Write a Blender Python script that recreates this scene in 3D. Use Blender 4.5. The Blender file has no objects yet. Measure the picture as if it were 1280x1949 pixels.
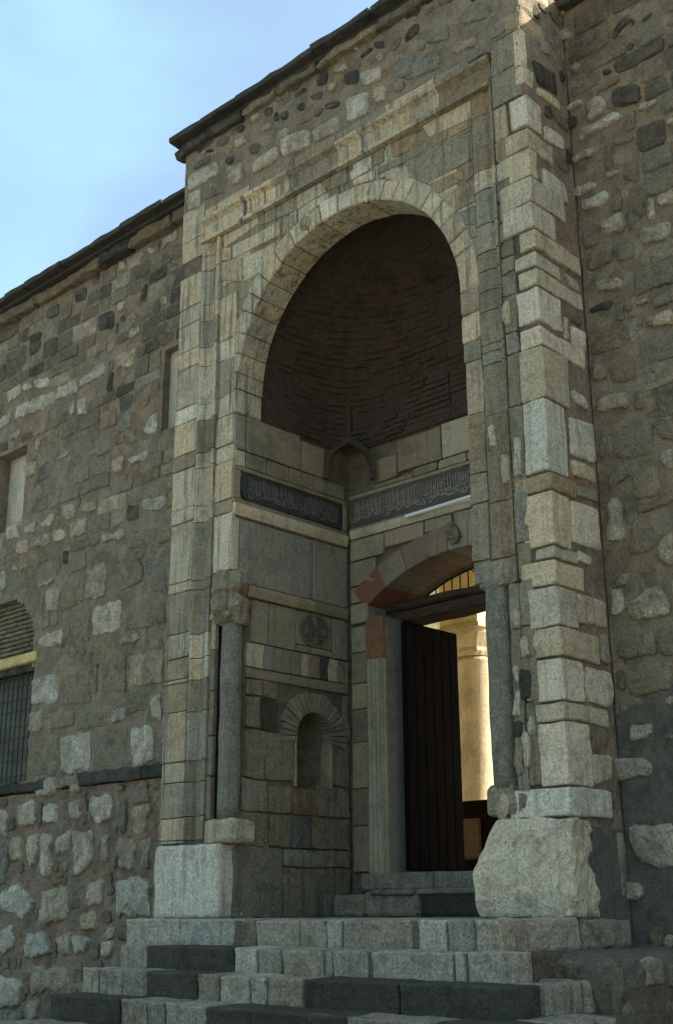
import bpy, bmesh, math, random
from mathutils import Vector, Matrix, noise

# ------------------------------------------------------------------ camera, sky, sun, exposure
CAM_RIGHT = (0.724442, 0.689317, -0.005006)
CAM_UP = (0.218689, -0.222934, 0.949987)
CAM_FORWARD = (-0.653726, 0.689306, 0.312249)
CAM_POS = (4.867, -7.5, 0.05)
CAM_LENS = 28.5157
scene = bpy.context.scene
COL = scene.collection
cam_data = bpy.data.cameras.new('camera')
cam = bpy.data.objects.new('camera', cam_data)
COL.objects.link(cam)
cam_data.sensor_fit = 'VERTICAL'
cam_data.sensor_height = 24.0
cam_data.lens = CAM_LENS
cam_data.clip_start = 0.1
cam_data.clip_end = 2000.0
_r, _u, _f = Vector(CAM_RIGHT), Vector(CAM_UP), Vector(CAM_FORWARD)
cam.matrix_world = Matrix(((_r.x, _u.x, -_f.x, CAM_POS[0]), (_r.y, _u.y, -_f.y, CAM_POS[1]),
                           (_r.z, _u.z, -_f.z, CAM_POS[2]), (0, 0, 0, 1)))
scene.camera = cam

SUN_EL = math.radians(36.0)          # the sun stands behind the building, to the right
SUN_AZ = math.radians(48.0)          # measured from +Y towards +X
sun_dir = Vector((math.sin(SUN_AZ) * math.cos(SUN_EL), math.cos(SUN_AZ) * math.cos(SUN_EL), math.sin(SUN_EL)))
sd = bpy.data.lights.new('sun', 'SUN')
sd.energy = 4.6
sd.angle = math.radians(0.5)
sd.color = (1.0, 0.90, 0.74)
sun = bpy.data.objects.new('sun', sd)
COL.objects.link(sun)
sun.location = sun_dir * 60
sun.rotation_euler = sun_dir.to_track_quat('Z', 'Y').to_euler()

world = bpy.data.worlds.new('World')
scene.world = world
world.use_nodes = True
wn, wl = world.node_tree.nodes, world.node_tree.links
wn.clear()
w_out = wn.new('ShaderNodeOutputWorld')
w_bg = wn.new('ShaderNodeBackground')
w_sky = wn.new('ShaderNodeTexSky')
w_sky.sky_type = 'NISHITA'
w_sky.sun_disc = False
w_sky.sun_elevation = SUN_EL
w_sky.sun_rotation = SUN_AZ
w_sky.air_density = 1.0
w_sky.dust_density = 3.0
w_sky.ozone_density = 0.6
w_tc = wn.new('ShaderNodeTexCoord')
w_map = wn.new('ShaderNodeMapping')
w_map.inputs['Rotation'].default_value = (0.25, 0.15, 0.6)
w_map.inputs['Scale'].default_value = (1.6, 3.4, 5.0)
w_n = wn.new('ShaderNodeTexNoise')
w_n.inputs['Scale'].default_value = 1.3
w_n.inputs['Detail'].default_value = 6
w_n.inputs['Roughness'].default_value = 0.52
w_n.inputs['Distortion'].default_value = 0.4
w_ramp = wn.new('ShaderNodeValToRGB')
w_ramp.color_ramp.elements[0].position = 0.40
w_ramp.color_ramp.elements[0].color = (0.20, 0.20, 0.20, 1)
w_ramp.color_ramp.elements[1].position = 0.74
w_ramp.color_ramp.elements[1].color = (0.85, 0.85, 0.85, 1)
w_mix = wn.new('ShaderNodeMix')
w_mix.data_type = 'RGBA'
w_mix.inputs[7].default_value = (1.6, 2.75, 2.95, 1)      # cloud
wl.new(w_tc.outputs['Generated'], w_map.inputs['Vector'])
wl.new(w_map.outputs[0], w_n.inputs['Vector'])
wl.new(w_n.outputs['Fac'], w_ramp.inputs['Fac'])
wl.new(w_ramp.outputs['Color'], w_mix.inputs[0])
wl.new(w_sky.outputs[0], w_mix.inputs[6])
wl.new(w_mix.outputs[2], w_bg.inputs['Color'])
w_bg.inputs['Strength'].default_value = 0.12
wl.new(w_bg.outputs[0], w_out.inputs['Surface'])

vs = scene.view_settings
vs.view_transform = 'Standard'
vs.look = 'None'
vs.exposure = 1.6
vs.gamma = 1.0
vs.use_curve_mapping = False

# ------------------------------------------------------------------ measured layout (metres; x along the front, z up)
LEFT_STONES = [('w',[(-9.322,7.022),(-8.922,7.018),(-8.872,6.824),(-9.268,6.825)]),('w',[(-8.869,6.986),(-8.675,6.984),(-8.634,6.854),(-8.846,6.89)]),('w',[(-8.602,6.976),(-8.241,6.92),(-8.224,6.784),(-8.582,6.823)]),('w',[(-9.03,6.724),(-8.687,6.709),(-8.647,6.48),(-9.023,6.502)]),('w',[(-8.662,6.702),(-8.08,6.654),(-8.073,6.481),(-8.617,6.471)]),('w',[(-8.026,6.666),(-7.572,6.678),(-7.539,6.486),(-8.015,6.492)]),('w',[(-7.489,6.638),(-6.963,6.718),(-6.928,6.556),(-7.468,6.52)]),('w',[(-7.525,6.357),(-7.329,6.339),(-7.314,6.103),(-7.515,6.134)]),('l',[(-7.715,6.373),(-7.591,6.364),(-7.57,6.164),(-7.695,6.187)]),('l',[(-6.757,6.718),(-6.372,6.698),(-6.363,6.481),(-6.719,6.516)]),('l',[(-6.809,8.071),(-6.637,8.017),(-6.629,7.914),(-6.776,7.929)]),('l',[(-6.758,7.467),(-6.599,7.436),(-6.615,7.331),(-6.74,7.348)]),('l',[(-6.533,7.232),(-6.363,7.211),(-6.343,7.108),(-6.525,7.127)]),('l',[(-6.474,6.991),(-6.272,6.961),(-6.245,6.856),(-6.456,6.862)]),('l',[(-5.915,8.049),(-5.587,8.037),(-5.579,7.91),(-5.897,7.902)]),('l',[(-6.189,8.021),(-6.028,7.984),(-6.043,7.906),(-6.192,7.946)]),('l',[(-5.768,8.197),(-5.613,8.173),(-5.628,8.096),(-5.756,8.122)]),('o',[(-6.318,5.992),(-6.011,6.002),(-6.0,5.844),(-6.307,5.846)]),('o',[(-6.983,6.019),(-6.673,5.981),(-6.633,5.746),(-6.982,5.792)]),('w',[(-6.112,5.546),(-5.842,5.721),(-5.823,5.439),(-6.028,5.434)]),('o',[(-6.743,5.62),(-6.464,5.607),(-6.453,5.475),(-6.711,5.481)]),('l',[(-8.461,6.069),(-8.343,6.051),(-8.321,5.877),(-8.429,5.886)]),('l',[(-7.909,5.656),(-7.648,5.682),(-7.634,5.629),(-7.895,5.606)]),('l',[(-6.697,5.323),(-6.479,5.316),(-6.449,5.093),(-6.673,5.137)]),('w',[(-6.358,5.258),(-5.995,5.237),(-5.988,5.136),(-6.33,5.15)]),('w',[(-6.029,4.654),(-5.642,4.586),(-5.622,4.438),(-6.009,4.48)]),('l',[(-8.68,5.761),(-8.398,5.758),(-8.385,5.546),(-8.649,5.529)]),('w',[(-9.417,6.63),(-9.122,6.678),(-9.124,6.516),(-9.394,6.475)]),('l',[(-9.119,6.31),(-8.852,6.322),(-8.842,6.247),(-9.098,6.231)]),('d',[(-7.179,7.451),(-6.837,7.412),(-6.814,7.152),(-7.157,7.216)]),('d',[(-8.467,8.006),(-8.131,7.974),(-8.11,7.786),(-8.423,7.839)]),('d',[(-7.767,8.017),(-7.492,7.973),(-7.474,7.79),(-7.747,7.832)]),('d',[(-6.275,7.537),(-6.154,7.519),(-6.157,7.273),(-6.278,7.304)]),('l',[(-5.862,7.217),(-5.747,7.201),(-5.739,7.078),(-5.847,7.104)]),('l',[(-6.921,6.938),(-6.795,6.923),(-6.785,6.81),(-6.912,6.839)]),('d',[(-8.818,7.705),(-8.525,7.694),(-8.486,7.381),(-8.776,7.389)]),('d',[(-6.7,7.264),(-6.616,7.248),(-6.618,7.165),(-6.702,7.195)]),('d',[(-7.378,8.164),(-7.199,8.123),(-7.224,7.929),(-7.365,7.939)]),('w',[(-9.022,4.96),(-8.71,4.946),(-8.681,4.735),(-9.002,4.763)]),('w',[(-8.193,4.857),(-7.875,4.904),(-7.859,4.769),(-8.169,4.772)]),('w',[(-8.574,4.875),(-8.288,4.892),(-8.27,4.754),(-8.547,4.774)]),('w',[(-7.889,4.658),(-7.596,4.625),(-7.581,4.487),(-7.865,4.522)]),('l',[(-8.306,4.682),(-7.978,4.664),(-7.969,4.479),(-8.285,4.518)]),('l',[(-8.744,4.681),(-8.416,4.652),(-8.404,4.49),(-8.713,4.526)]),('l',[(-7.739,4.939),(-7.438,4.921),(-7.418,4.735),(-7.713,4.789)]),('l',[(-7.518,4.68),(-7.163,4.677),(-7.142,4.469),(-7.483,4.479)]),('l',[(-7.285,4.859),(-6.977,4.863),(-6.963,4.72),(-7.264,4.777)]),('d',[(-6.348,4.639),(-6.118,4.598),(-6.105,4.425),(-6.333,4.452)]),('l',[(-6.83,4.364),(-6.376,4.376),(-6.365,4.24),(-6.822,4.276)]),('t',[(-6.32,4.291),(-5.78,4.221),(-5.768,4.042),(-6.304,4.095)]),('t',[(-6.301,4.058),(-5.965,4.012),(-5.94,3.925),(-6.122,3.903),(-6.292,3.937)]),('t',[(-6.617,3.953),(-6.087,3.931),(-5.97,3.837),(-5.975,3.652),(-6.545,3.568)]),('g',[(-5.9,3.858),(-5.561,3.837),(-5.536,3.433),(-5.804,3.505)]),('l',[(-7.094,3.985),(-6.7,4.018),(-6.681,3.593),(-7.075,3.602)]),('l',[(-7.963,3.898),(-7.641,3.889),(-7.627,3.587),(-7.929,3.613)]),('t',[(-7.606,3.958),(-7.148,3.921),(-7.115,3.597),(-7.582,3.555)]),('l',[(-8.179,4.04),(-7.807,4.034),(-7.799,3.969),(-8.148,3.97)]),('t',[(-7.331,3.537),(-6.968,3.523),(-6.946,3.102),(-7.308,3.133)]),('w',[(-6.888,3.509),(-6.369,3.502),(-6.339,3.136),(-6.871,3.138)]),('t',[(-6.283,3.358),(-6.055,3.504),(-5.838,3.488),(-5.74,3.086),(-6.245,3.121)]),('l',[(-8.064,3.31),(-7.517,3.347),(-7.491,3.125),(-8.049,3.196)]),('l',[(-6.349,3.034),(-6.003,3.038),(-5.997,2.958),(-6.343,2.965)]),('t',[(-7.444,3.069),(-7.02,3.054),(-7.007,2.923),(-7.371,2.963)]),('l',[(-6.183,2.794),(-5.548,2.791),(-5.542,2.421),(-6.156,2.455)]),('t',[(-6.7,2.752),(-6.219,2.799),(-6.189,2.414),(-6.691,2.454)]),('o',[(-6.838,2.794),(-6.764,2.818),(-6.729,2.447),(-6.816,2.446)]),('w',[(-8.105,2.784),(-7.536,2.794),(-7.515,2.436),(-8.063,2.464)]),('t',[(-7.448,2.735),(-6.873,2.752),(-6.834,2.357),(-7.389,2.398)]),('w',[(-6.465,2.225),(-6.173,2.214),(-6.178,2.062),(-6.434,2.089)]),('t',[(-7.115,2.252),(-6.521,2.231),(-6.524,2.054),(-7.115,2.069)]),('l',[(-8.096,2.383),(-7.819,2.376),(-7.81,2.139),(-8.084,2.131)]),('t',[(-7.793,2.338),(-7.181,2.316),(-7.16,2.119),(-7.747,2.133)]),('l',[(-5.739,2.294),(-5.535,2.313),(-5.535,2.036),(-5.723,2.056)]),('t',[(-8.098,2.073),(-7.473,2.07),(-7.436,1.576),(-8.056,1.6)]),('w',[(-7.408,2.029),(-6.821,2.028),(-6.799,1.605),(-7.358,1.593)]),('t',[(-6.801,2.015),(-6.138,2.003),(-6.121,1.572),(-6.741,1.589)]),('w',[(-6.083,1.987),(-5.684,1.988),(-5.64,1.585),(-6.016,1.574)]),('t',[(-5.721,3.331),(-5.547,3.334),(-5.549,3.078),(-5.706,3.092)]),('d',[(-7.629,4.343),(-7.5,4.33),(-7.501,4.14),(-7.617,4.163)]),('l',[(-9.075,4.342),(-8.931,4.341),(-8.895,4.094),(-9.037,4.093)]),('l',[(-8.794,4.368),(-8.63,4.363),(-8.62,4.294),(-8.774,4.298)])]
LEFT_BASE_STONES = [('w',[(-7.852,1.538),(-7.338,1.531),(-7.371,1.354),(-7.61,1.349),(-7.777,1.381)]),('w',[(-8.126,1.281),(-7.853,1.325),(-7.736,1.273),(-7.735,1.048),(-8.065,1.034)]),('w',[(-7.596,1.234),(-7.281,1.26),(-7.256,1.039),(-7.573,1.04)]),('w',[(-7.073,1.247),(-6.845,1.248),(-6.824,1.045),(-7.0,1.04)]),('w',[(-6.684,1.281),(-6.229,1.28),(-6.221,1.07),(-6.31,1.005),(-6.601,1.028)]),('w',[(-8.612,1.247),(-8.35,1.248),(-8.335,0.94),(-8.568,0.95)]),('g',[(-5.918,1.356),(-5.625,1.363),(-5.588,1.143),(-5.88,1.147)]),('l',[(-5.878,1.119),(-5.586,1.116),(-5.634,0.85),(-5.834,0.832)]),('w',[(-7.881,0.906),(-7.641,0.94),(-7.624,0.588),(-7.809,0.563)]),('w',[(-7.623,0.924),(-7.372,0.913),(-7.356,0.637),(-7.393,0.424),(-7.549,0.499)]),('w',[(-7.264,0.879),(-6.989,0.939),(-6.99,0.711),(-7.257,0.677)]),('w',[(-6.977,0.924),(-6.565,0.905),(-6.523,0.612),(-6.74,0.451),(-6.887,0.441)]),('l',[(-6.104,0.789),(-5.81,0.817),(-5.807,0.47),(-6.081,0.504)]),('w',[(-6.138,0.357),(-5.846,0.391),(-5.559,0.372),(-5.514,0.024),(-6.087,0.012)]),('w',[(-8.353,0.28),(-7.948,0.377),(-7.597,0.156),(-7.869,-0.014),(-8.323,0.073)]),('l',[(-7.509,0.297),(-7.0,0.332),(-6.962,-0.014),(-7.467,-0.042)]),('w',[(-6.586,0.366),(-6.349,0.375),(-6.329,0.146),(-6.658,0.121)]),('w',[(-7.739,-0.184),(-7.381,-0.112),(-7.273,-0.373),(-7.785,-0.438)]),('w',[(-8.401,-0.161),(-8.026,-0.058),(-7.961,-0.328),(-8.339,-0.391)]),('l',[(-7.119,-0.179),(-6.897,-0.164),(-6.878,-0.339),(-7.076,-0.342)]),('w',[(-6.847,-0.177),(-6.532,-0.201),(-6.566,-0.334),(-6.803,-0.365)]),('w',[(-8.335,-0.606),(-7.809,-0.661),(-7.802,-0.909),(-8.282,-0.957)]),('l',[(-7.59,-0.517),(-6.886,-0.5),(-6.866,-0.685),(-7.552,-0.817)]),('l',[(-8.24,0.876),(-7.966,0.924),(-7.958,0.656),(-8.178,0.633)]),('g',[(-6.101,1.202),(-5.999,1.209),(-5.995,0.866),(-6.087,0.856)]),('l',[(-6.413,0.829),(-6.252,0.877),(-6.252,0.603),(-6.392,0.594)]),('l',[(-5.718,0.773),(-5.564,0.78),(-5.545,0.503),(-5.676,0.493)]),('w',[(-6.319,-0.225),(-6.11,-0.249),(-6.12,-0.404),(-6.303,-0.395)]),('g',[(-8.545,0.796),(-8.288,0.817),(-8.229,0.396),(-8.481,0.371)]),('l',[(-7.649,-0.875),(-7.395,-0.838),(-7.394,-1.052),(-7.622,-1.077)]),('w',[(-7.077,1.526),(-6.873,1.526),(-6.882,1.366),(-7.044,1.362)]),('g',[(-8.278,-0.985),(-7.744,-0.947),(-7.747,-1.118),(-8.254,-1.145)]),('l',[(-6.259,-0.12),(-6.1,-0.106),(-6.091,-0.21),(-6.249,-0.225)]),('l',[(-6.7,0.054),(-6.44,0.08),(-6.399,-0.107),(-6.657,-0.135)])]
UPPER_STONES = [('w',[(-2.082,7.736),(-1.783,7.662),(-1.769,7.413),(-2.066,7.451)]),('w',[(-1.872,7.921),(-1.614,7.879),(-1.618,7.703),(-1.855,7.765)]),('l',[(-2.252,8.212),(-2.058,8.156),(-2.067,8.044),(-2.244,8.133)]),('w',[(-1.998,8.376),(-1.896,8.324),(-1.912,8.226),(-1.98,8.264)]),('l',[(-2.339,8.022),(-2.194,8.012),(-2.214,7.923),(-2.332,7.951)]),('w',[(-3.022,7.726),(-2.59,7.647),(-2.57,7.438),(-2.998,7.493)]),('l',[(-2.53,7.584),(-2.178,7.606),(-2.161,7.417),(-2.53,7.451)]),('w',[(-3.459,7.661),(-3.063,7.66),(-3.069,7.493),(-3.455,7.504)]),('l',[(-3.738,8.059),(-3.557,8.023),(-3.567,7.922),(-3.726,7.971)]),('l',[(-3.833,7.767),(-3.629,7.724),(-3.613,7.49),(-3.825,7.525)]),('w',[(-4.528,7.964),(-4.038,7.942),(-4.018,7.764),(-4.517,7.759)]),('t',[(-4.25,7.71),(-3.945,7.678),(-3.948,7.503),(-4.242,7.529)]),('w',[(-4.515,7.722),(-4.298,7.714),(-4.287,7.478),(-4.504,7.501)]),('l',[(-3.305,8.022),(-3.153,7.998),(-3.161,7.925),(-3.299,7.959)]),('l',[(-3.044,7.84),(-2.897,7.818),(-2.905,7.702),(-3.039,7.734)]),('d',[(-3.5,7.89),(-3.345,7.849),(-3.364,7.72),(-3.497,7.776)]),('d',[(-3.908,7.927),(-3.769,7.878),(-3.774,7.775),(-3.895,7.824)]),('d',[(-2.49,8.274),(-2.33,8.255),(-2.351,8.062),(-2.482,8.098)]),('d',[(-2.117,8.038),(-1.908,7.991),(-1.929,7.837),(-2.106,7.915)]),('d',[(-1.699,8.206),(-1.572,8.15),(-1.581,8.057),(-1.694,8.11)]),('d',[(-3.026,8.055),(-2.9,8.025),(-2.92,7.932),(-3.025,7.968)]),('l',[(-3.487,8.255),(-3.353,8.222),(-3.373,8.137),(-3.485,8.172)]),('d',[(-2.775,8.03),(-2.652,8.0),(-2.66,7.902),(-2.774,7.944)]),('d',[(-3.734,8.236),(-3.597,8.203),(-3.604,8.118),(-3.732,8.163)]),('d',[(-3.994,8.385),(-3.878,8.399),(-3.851,8.276),(-3.967,8.28)]),('l',[(-1.71,7.655),(-1.548,7.617),(-1.559,7.464),(-1.695,7.471)]),('l',[(-1.666,8.022),(-1.557,7.994),(-1.559,7.914),(-1.668,7.941)]),('l',[(-2.212,8.326),(-2.153,8.311),(-2.165,8.26),(-2.212,8.275)]),('d',[(-3.287,8.224),(-3.157,8.21),(-3.155,8.103),(-3.277,8.148)]),('d',[(-2.591,8.036),(-2.41,8.009),(-2.43,7.935),(-2.579,7.979)]),('l',[(-4.296,8.203),(-4.223,8.186),(-4.235,8.119),(-4.294,8.143)]),('g',[(-1.47,7.865),(-1.191,7.79),(-1.233,7.56),(-1.458,7.649)]),('g',[(-1.298,7.706),(-0.892,7.623),(-0.916,7.45),(-1.303,7.534)]),('l',[(-0.744,7.617),(-0.458,7.562),(-0.479,7.467),(-0.732,7.518)]),('g',[(-1.154,7.865),(-1.052,7.839),(-1.072,7.755),(-1.157,7.786)]),('g',[(-0.65,7.89),(-0.302,7.838),(-0.31,7.689),(-0.639,7.789)]),('g',[(-1.049,7.932),(-0.783,7.873),(-0.789,7.72),(-1.054,7.808)]),('g',[(-1.477,7.596),(-1.337,7.568),(-1.34,7.459),(-1.462,7.492)]),('g',[(-0.347,7.589),(-0.164,7.558),(-0.172,7.428),(-0.354,7.457)]),('d',[(-1.314,8.379),(-1.104,8.32),(-1.109,8.192),(-1.3,8.24)]),('g',[(-0.607,7.448),(-0.311,7.402),(-0.316,7.315),(-0.595,7.35)])]
SPANDREL_STONES = [('l',[(-3.927,7.045),(-3.368,6.984),(-3.355,6.878),(-3.899,6.796)]),('t',[(-3.357,6.992),(-2.827,7.009),(-2.815,6.784),(-3.339,6.838)]),('l',[(-2.797,7.012),(-2.46,7.004),(-2.364,6.813),(-2.785,6.779)]),('t',[(-2.444,7.0),(-2.107,7.012),(-2.09,6.787),(-2.345,6.811)]),('w',[(-2.071,6.888),(-1.814,6.916),(-1.816,6.792),(-2.044,6.789)]),('l',[(-3.758,6.772),(-3.469,6.761),(-3.045,6.77),(-3.036,6.596),(-3.753,6.614)]),('l',[(-4.255,6.812),(-3.787,6.772),(-3.777,6.615),(-4.19,6.649)]),('l',[(-4.212,6.638),(-3.601,6.574),(-3.597,6.286),(-4.214,6.422)]),('l',[(-3.565,6.549),(-3.035,6.555),(-3.136,6.436),(-3.32,6.284),(-3.564,6.273)]),('t',[(-2.997,6.758),(-2.835,6.769),(-2.824,6.619),(-2.914,6.577),(-3.005,6.567)]),('l',[(-2.636,6.794),(-2.354,6.788),(-2.326,6.736),(-2.616,6.674)]),('w',[(-2.011,7.053),(-1.781,7.011),(-1.776,6.812),(-2.014,6.825)]),('t',[(-1.758,7.008),(-1.611,7.004),(-1.621,6.784),(-1.75,6.808)]),('l',[(-1.598,7.021),(-1.53,7.025),(-1.527,6.785),(-1.604,6.784)]),('o',[(-1.506,6.953),(-1.174,6.916),(-1.286,6.772),(-1.519,6.788)]),('t',[(-1.505,7.012),(-1.188,7.004),(-1.166,6.926),(-1.489,6.96)]),('l',[(-1.14,6.98),(-0.558,6.972),(-0.553,6.763),(-1.065,6.796)]),('t',[(-1.302,6.773),(-0.853,6.763),(-0.856,6.679),(-1.33,6.676)]),('o',[(-0.838,6.756),(-0.547,6.745),(-0.528,6.672),(-0.841,6.678)]),('g',[(-1.347,6.655),(-0.568,6.628),(-0.567,6.342),(-1.162,6.331),(-1.352,6.497)]),('t',[(-1.699,6.761),(-1.344,6.771),(-1.347,6.669),(-1.7,6.695)]),('l',[(-1.598,6.655),(-1.356,6.641),(-1.186,6.346),(-1.321,6.439),(-1.6,6.597)]),('l',[(-2.014,6.787),(-1.725,6.759),(-1.727,6.652),(-2.015,6.712)]),('t',[(-1.139,6.321),(-0.697,6.285),(-0.695,6.18),(-0.987,6.167)]),('t',[(-0.675,6.282),(-0.532,6.298),(-0.531,6.173),(-0.674,6.143)]),('l',[(-0.972,6.147),(-0.829,6.138),(-0.836,5.962)]),('t',[(-0.81,6.136),(-0.526,6.137),(-0.518,5.91),(-0.805,5.907)]),('g',[(-0.792,5.867),(-0.517,5.882),(-0.521,5.67),(-0.723,5.743)])]
RETURN_STONES = [('g',[(0.32,7.444),(0.448,7.501),(0.453,7.345),(0.318,7.341)]),('d',[(0.159,7.158),(0.54,7.209),(0.543,6.98),(0.231,6.945)]),('l',[(0.212,6.89),(0.564,6.928),(0.562,6.836),(0.217,6.812)]),('w',[(0.294,6.534),(0.577,6.555),(0.577,6.43),(0.279,6.386)]),('l',[(0.222,6.081),(0.564,6.081),(0.583,5.891),(0.197,5.832)]),('l',[(0.432,5.156),(0.653,5.129),(0.67,5.053),(0.526,5.062)]),('g',[(0.44,7.552),(0.505,7.572),(0.504,7.515),(0.448,7.501)]),('l',[(0.385,4.735),(0.429,4.719),(0.425,4.528),(0.373,4.518)]),('w',[(0.481,4.683),(0.718,4.688),(0.721,4.505),(0.485,4.494)]),('w',[(0.423,4.079),(0.615,4.078),(0.679,3.966),(0.45,3.988)]),('w',[(0.369,3.827),(0.744,3.863),(0.723,3.508),(0.355,3.497)]),('l',[(0.349,3.452),(0.744,3.468),(0.726,3.337),(0.347,3.328)]),('t',[(0.391,3.245),(0.729,3.264),(0.756,3.174),(0.388,3.158)]),('w',[(0.272,3.101),(0.787,3.116),(0.752,2.767),(0.254,2.746)]),('w',[(0.333,2.7),(0.533,2.679),(0.516,2.605),(0.322,2.608)]),('l',[(0.267,2.352),(0.732,2.346),(0.715,2.136),(0.262,2.117)]),('g',[(0.595,2.083),(0.771,2.09),(0.738,1.853),(0.565,1.856)]),('w',[(0.341,1.799),(0.753,1.788),(0.722,1.571),(0.615,1.513),(0.33,1.525)]),('l',[(0.352,1.148),(0.613,1.151),(0.589,0.978),(0.333,0.917)])]
RIGHT_STONES = [('w',[(-0.032,7.767),(0.027,7.8),(0.086,7.718),(0.071,7.65),(-0.039,7.674)]),('w',[(-0.036,6.966),(0.137,6.959),(0.15,6.906),(-0.031,6.917)]),('w',[(0.184,6.88),(0.303,6.918),(0.358,6.844),(0.365,6.723),(0.187,6.697)]),('w',[(0.077,6.662),(0.472,6.66),(0.52,6.618),(0.515,6.559),(0.069,6.558)]),('w',[(-0.013,6.427),(0.297,6.429),(0.286,6.346),(-0.01,6.354)]),('l',[(0.311,6.091),(0.448,6.096),(0.433,6.017),(0.316,6.045)]),('w',[(-0.012,6.099),(0.224,6.079),(0.21,6.008),(-0.014,6.021)]),('w',[(0.055,5.93),(0.333,5.943),(0.322,5.812),(0.057,5.843)]),('l',[(0.224,5.668),(0.452,5.671),(0.436,5.494),(0.22,5.518)]),('l',[(0.593,5.428),(0.862,5.411),(0.841,5.276),(0.588,5.284)]),('t',[(0.067,5.43),(0.323,5.442),(0.309,5.282),(0.061,5.248)]),('l',[(0.696,6.615),(0.86,6.599),(0.862,6.538),(0.666,6.56)]),('l',[(0.924,6.343),(0.988,6.345),(0.979,6.264),(0.926,6.291)]),('l',[(0.772,5.695),(0.918,5.662),(0.906,5.538),(0.769,5.59)]),('d',[(0.491,7.466),(0.624,7.593),(0.703,7.509),(0.485,7.395)]),('d',[(0.789,7.422),(0.896,7.487),(0.891,7.435),(0.795,7.4)]),('d',[(0.685,7.501),(0.72,7.5),(0.713,7.43),(0.679,7.431)]),('t',[(0.475,6.117),(0.631,6.095),(0.612,5.884),(0.463,5.986)]),('l',[(0.119,5.126),(0.39,5.071),(0.372,4.965),(0.12,5.036)]),('d',[(0.355,7.118),(0.46,7.115),(0.456,7.063),(0.368,7.065)]),('d',[(-0.045,6.851),(0.063,6.832),(0.054,6.71),(-0.045,6.723)]),('t',[(0.291,6.988),(0.518,6.984),(0.515,6.95),(0.304,6.935)]),('d',[(0.63,7.276),(0.681,7.266),(0.675,7.196),(0.632,7.202)]),('t',[(0.424,6.402),(0.616,6.377),(0.608,6.294),(0.426,6.331)]),('t',[(0.583,5.663),(0.633,5.674),(0.629,5.544),(0.573,5.552)]),('w',[(0.067,7.358),(0.141,7.355),(0.124,7.262),(0.043,7.287)]),('l',[(-0.07,8.032),(0.043,8.023),(0.029,7.963),(-0.055,7.974)]),('t',[(1.01,7.293),(1.083,7.286),(1.076,7.219),(1.013,7.238)]),('t',[(0.342,5.368),(0.538,5.353),(0.508,5.203),(0.348,5.25)]),('d',[(0.442,6.908),(0.709,6.837),(0.692,6.652),(0.427,6.736)]),('l',[(0.557,4.62),(0.814,4.635),(0.799,4.487),(0.589,4.546)]),('t',[(0.397,4.883),(0.454,4.878),(0.441,4.74),(0.393,4.742)]),('t',[(0.205,4.366),(0.417,4.389),(0.409,4.13),(0.189,4.176)]),('l',[(0.065,4.068),(0.339,4.06),(0.34,3.893),(0.039,3.952)]),('t',[(0.168,3.747),(0.543,3.744),(0.514,3.445),(0.147,3.513)]),('l',[(0.583,3.456),(0.696,3.469),(0.677,3.274),(0.578,3.328)]),('l',[(0.078,3.177),(0.203,3.154),(0.196,2.819),(0.058,2.841)]),('t',[(0.099,3.422),(0.291,3.446),(0.289,3.329),(0.094,3.261)]),('l',[(0.505,2.739),(0.63,2.809),(0.602,2.541),(0.474,2.567)]),('d',[(0.05,4.898),(0.269,4.915),(0.262,4.837),(0.062,4.845)]),('t',[(0.399,4.027),(0.477,4.018),(0.468,3.841),(0.384,3.865)]),('l',[(0.473,4.823),(0.615,4.817),(0.593,4.747),(0.484,4.772)]),('t',[(0.326,3.061),(0.66,3.109),(0.652,3.027),(0.335,3.001)]),('t',[(0.572,3.722),(0.722,3.722),(0.701,3.511),(0.558,3.579)]),('l',[(0.072,2.555),(0.232,2.538),(0.217,2.464),(0.087,2.468)]),('l',[(0.181,2.312),(0.443,2.402),(0.544,2.249),(0.52,2.147),(0.17,2.191)]),('t',[(0.066,2.044),(0.366,2.065),(0.406,1.874),(0.067,1.882)]),('t',[(0.13,1.753),(0.497,1.782),(0.479,1.604),(0.13,1.582)]),('t',[(0.395,2.06),(0.555,2.075),(0.532,1.842),(0.426,1.858)]),('t',[(0.296,2.581),(0.415,2.571),(0.409,2.504),(0.305,2.517)])]
CEMENT_STONES = [('w',[(0.117,1.368),(0.3,1.375),(0.296,1.254),(0.108,1.259)]),('w',[(-0.043,1.15),(0.219,1.128),(0.285,1.066),(0.27,0.992),(-0.052,0.965)]),('w',[(0.443,1.519),(0.502,1.55),(0.494,1.474),(0.447,1.493)]),('l',[(0.426,1.279),(0.475,1.287),(0.47,1.237),(0.426,1.242)]),('w',[(0.059,0.65),(0.424,0.644),(0.394,0.353),(0.146,0.353),(0.056,0.459)]),('w',[(-0.152,0.233),(0.121,0.24),(0.126,0.144),(0.024,0.11),(-0.129,0.159)]),('o',[(0.146,-0.079),(0.218,-0.05),(0.27,-0.079),(0.258,-0.2),(0.148,-0.201)]),('w',[(0.279,-0.096),(0.349,-0.096),(0.338,-0.199),(0.268,-0.2)]),('o',[(-0.095,-0.421),(0.02,-0.395),(0.056,-0.451),(0.021,-0.532),(-0.092,-0.548)]),('o',[(0.169,-0.413),(0.291,-0.398),(0.281,-0.5),(0.174,-0.504)]),('l',[(-0.172,0.517),(-0.09,0.526),(-0.112,0.281),(-0.175,0.307)])]
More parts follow.
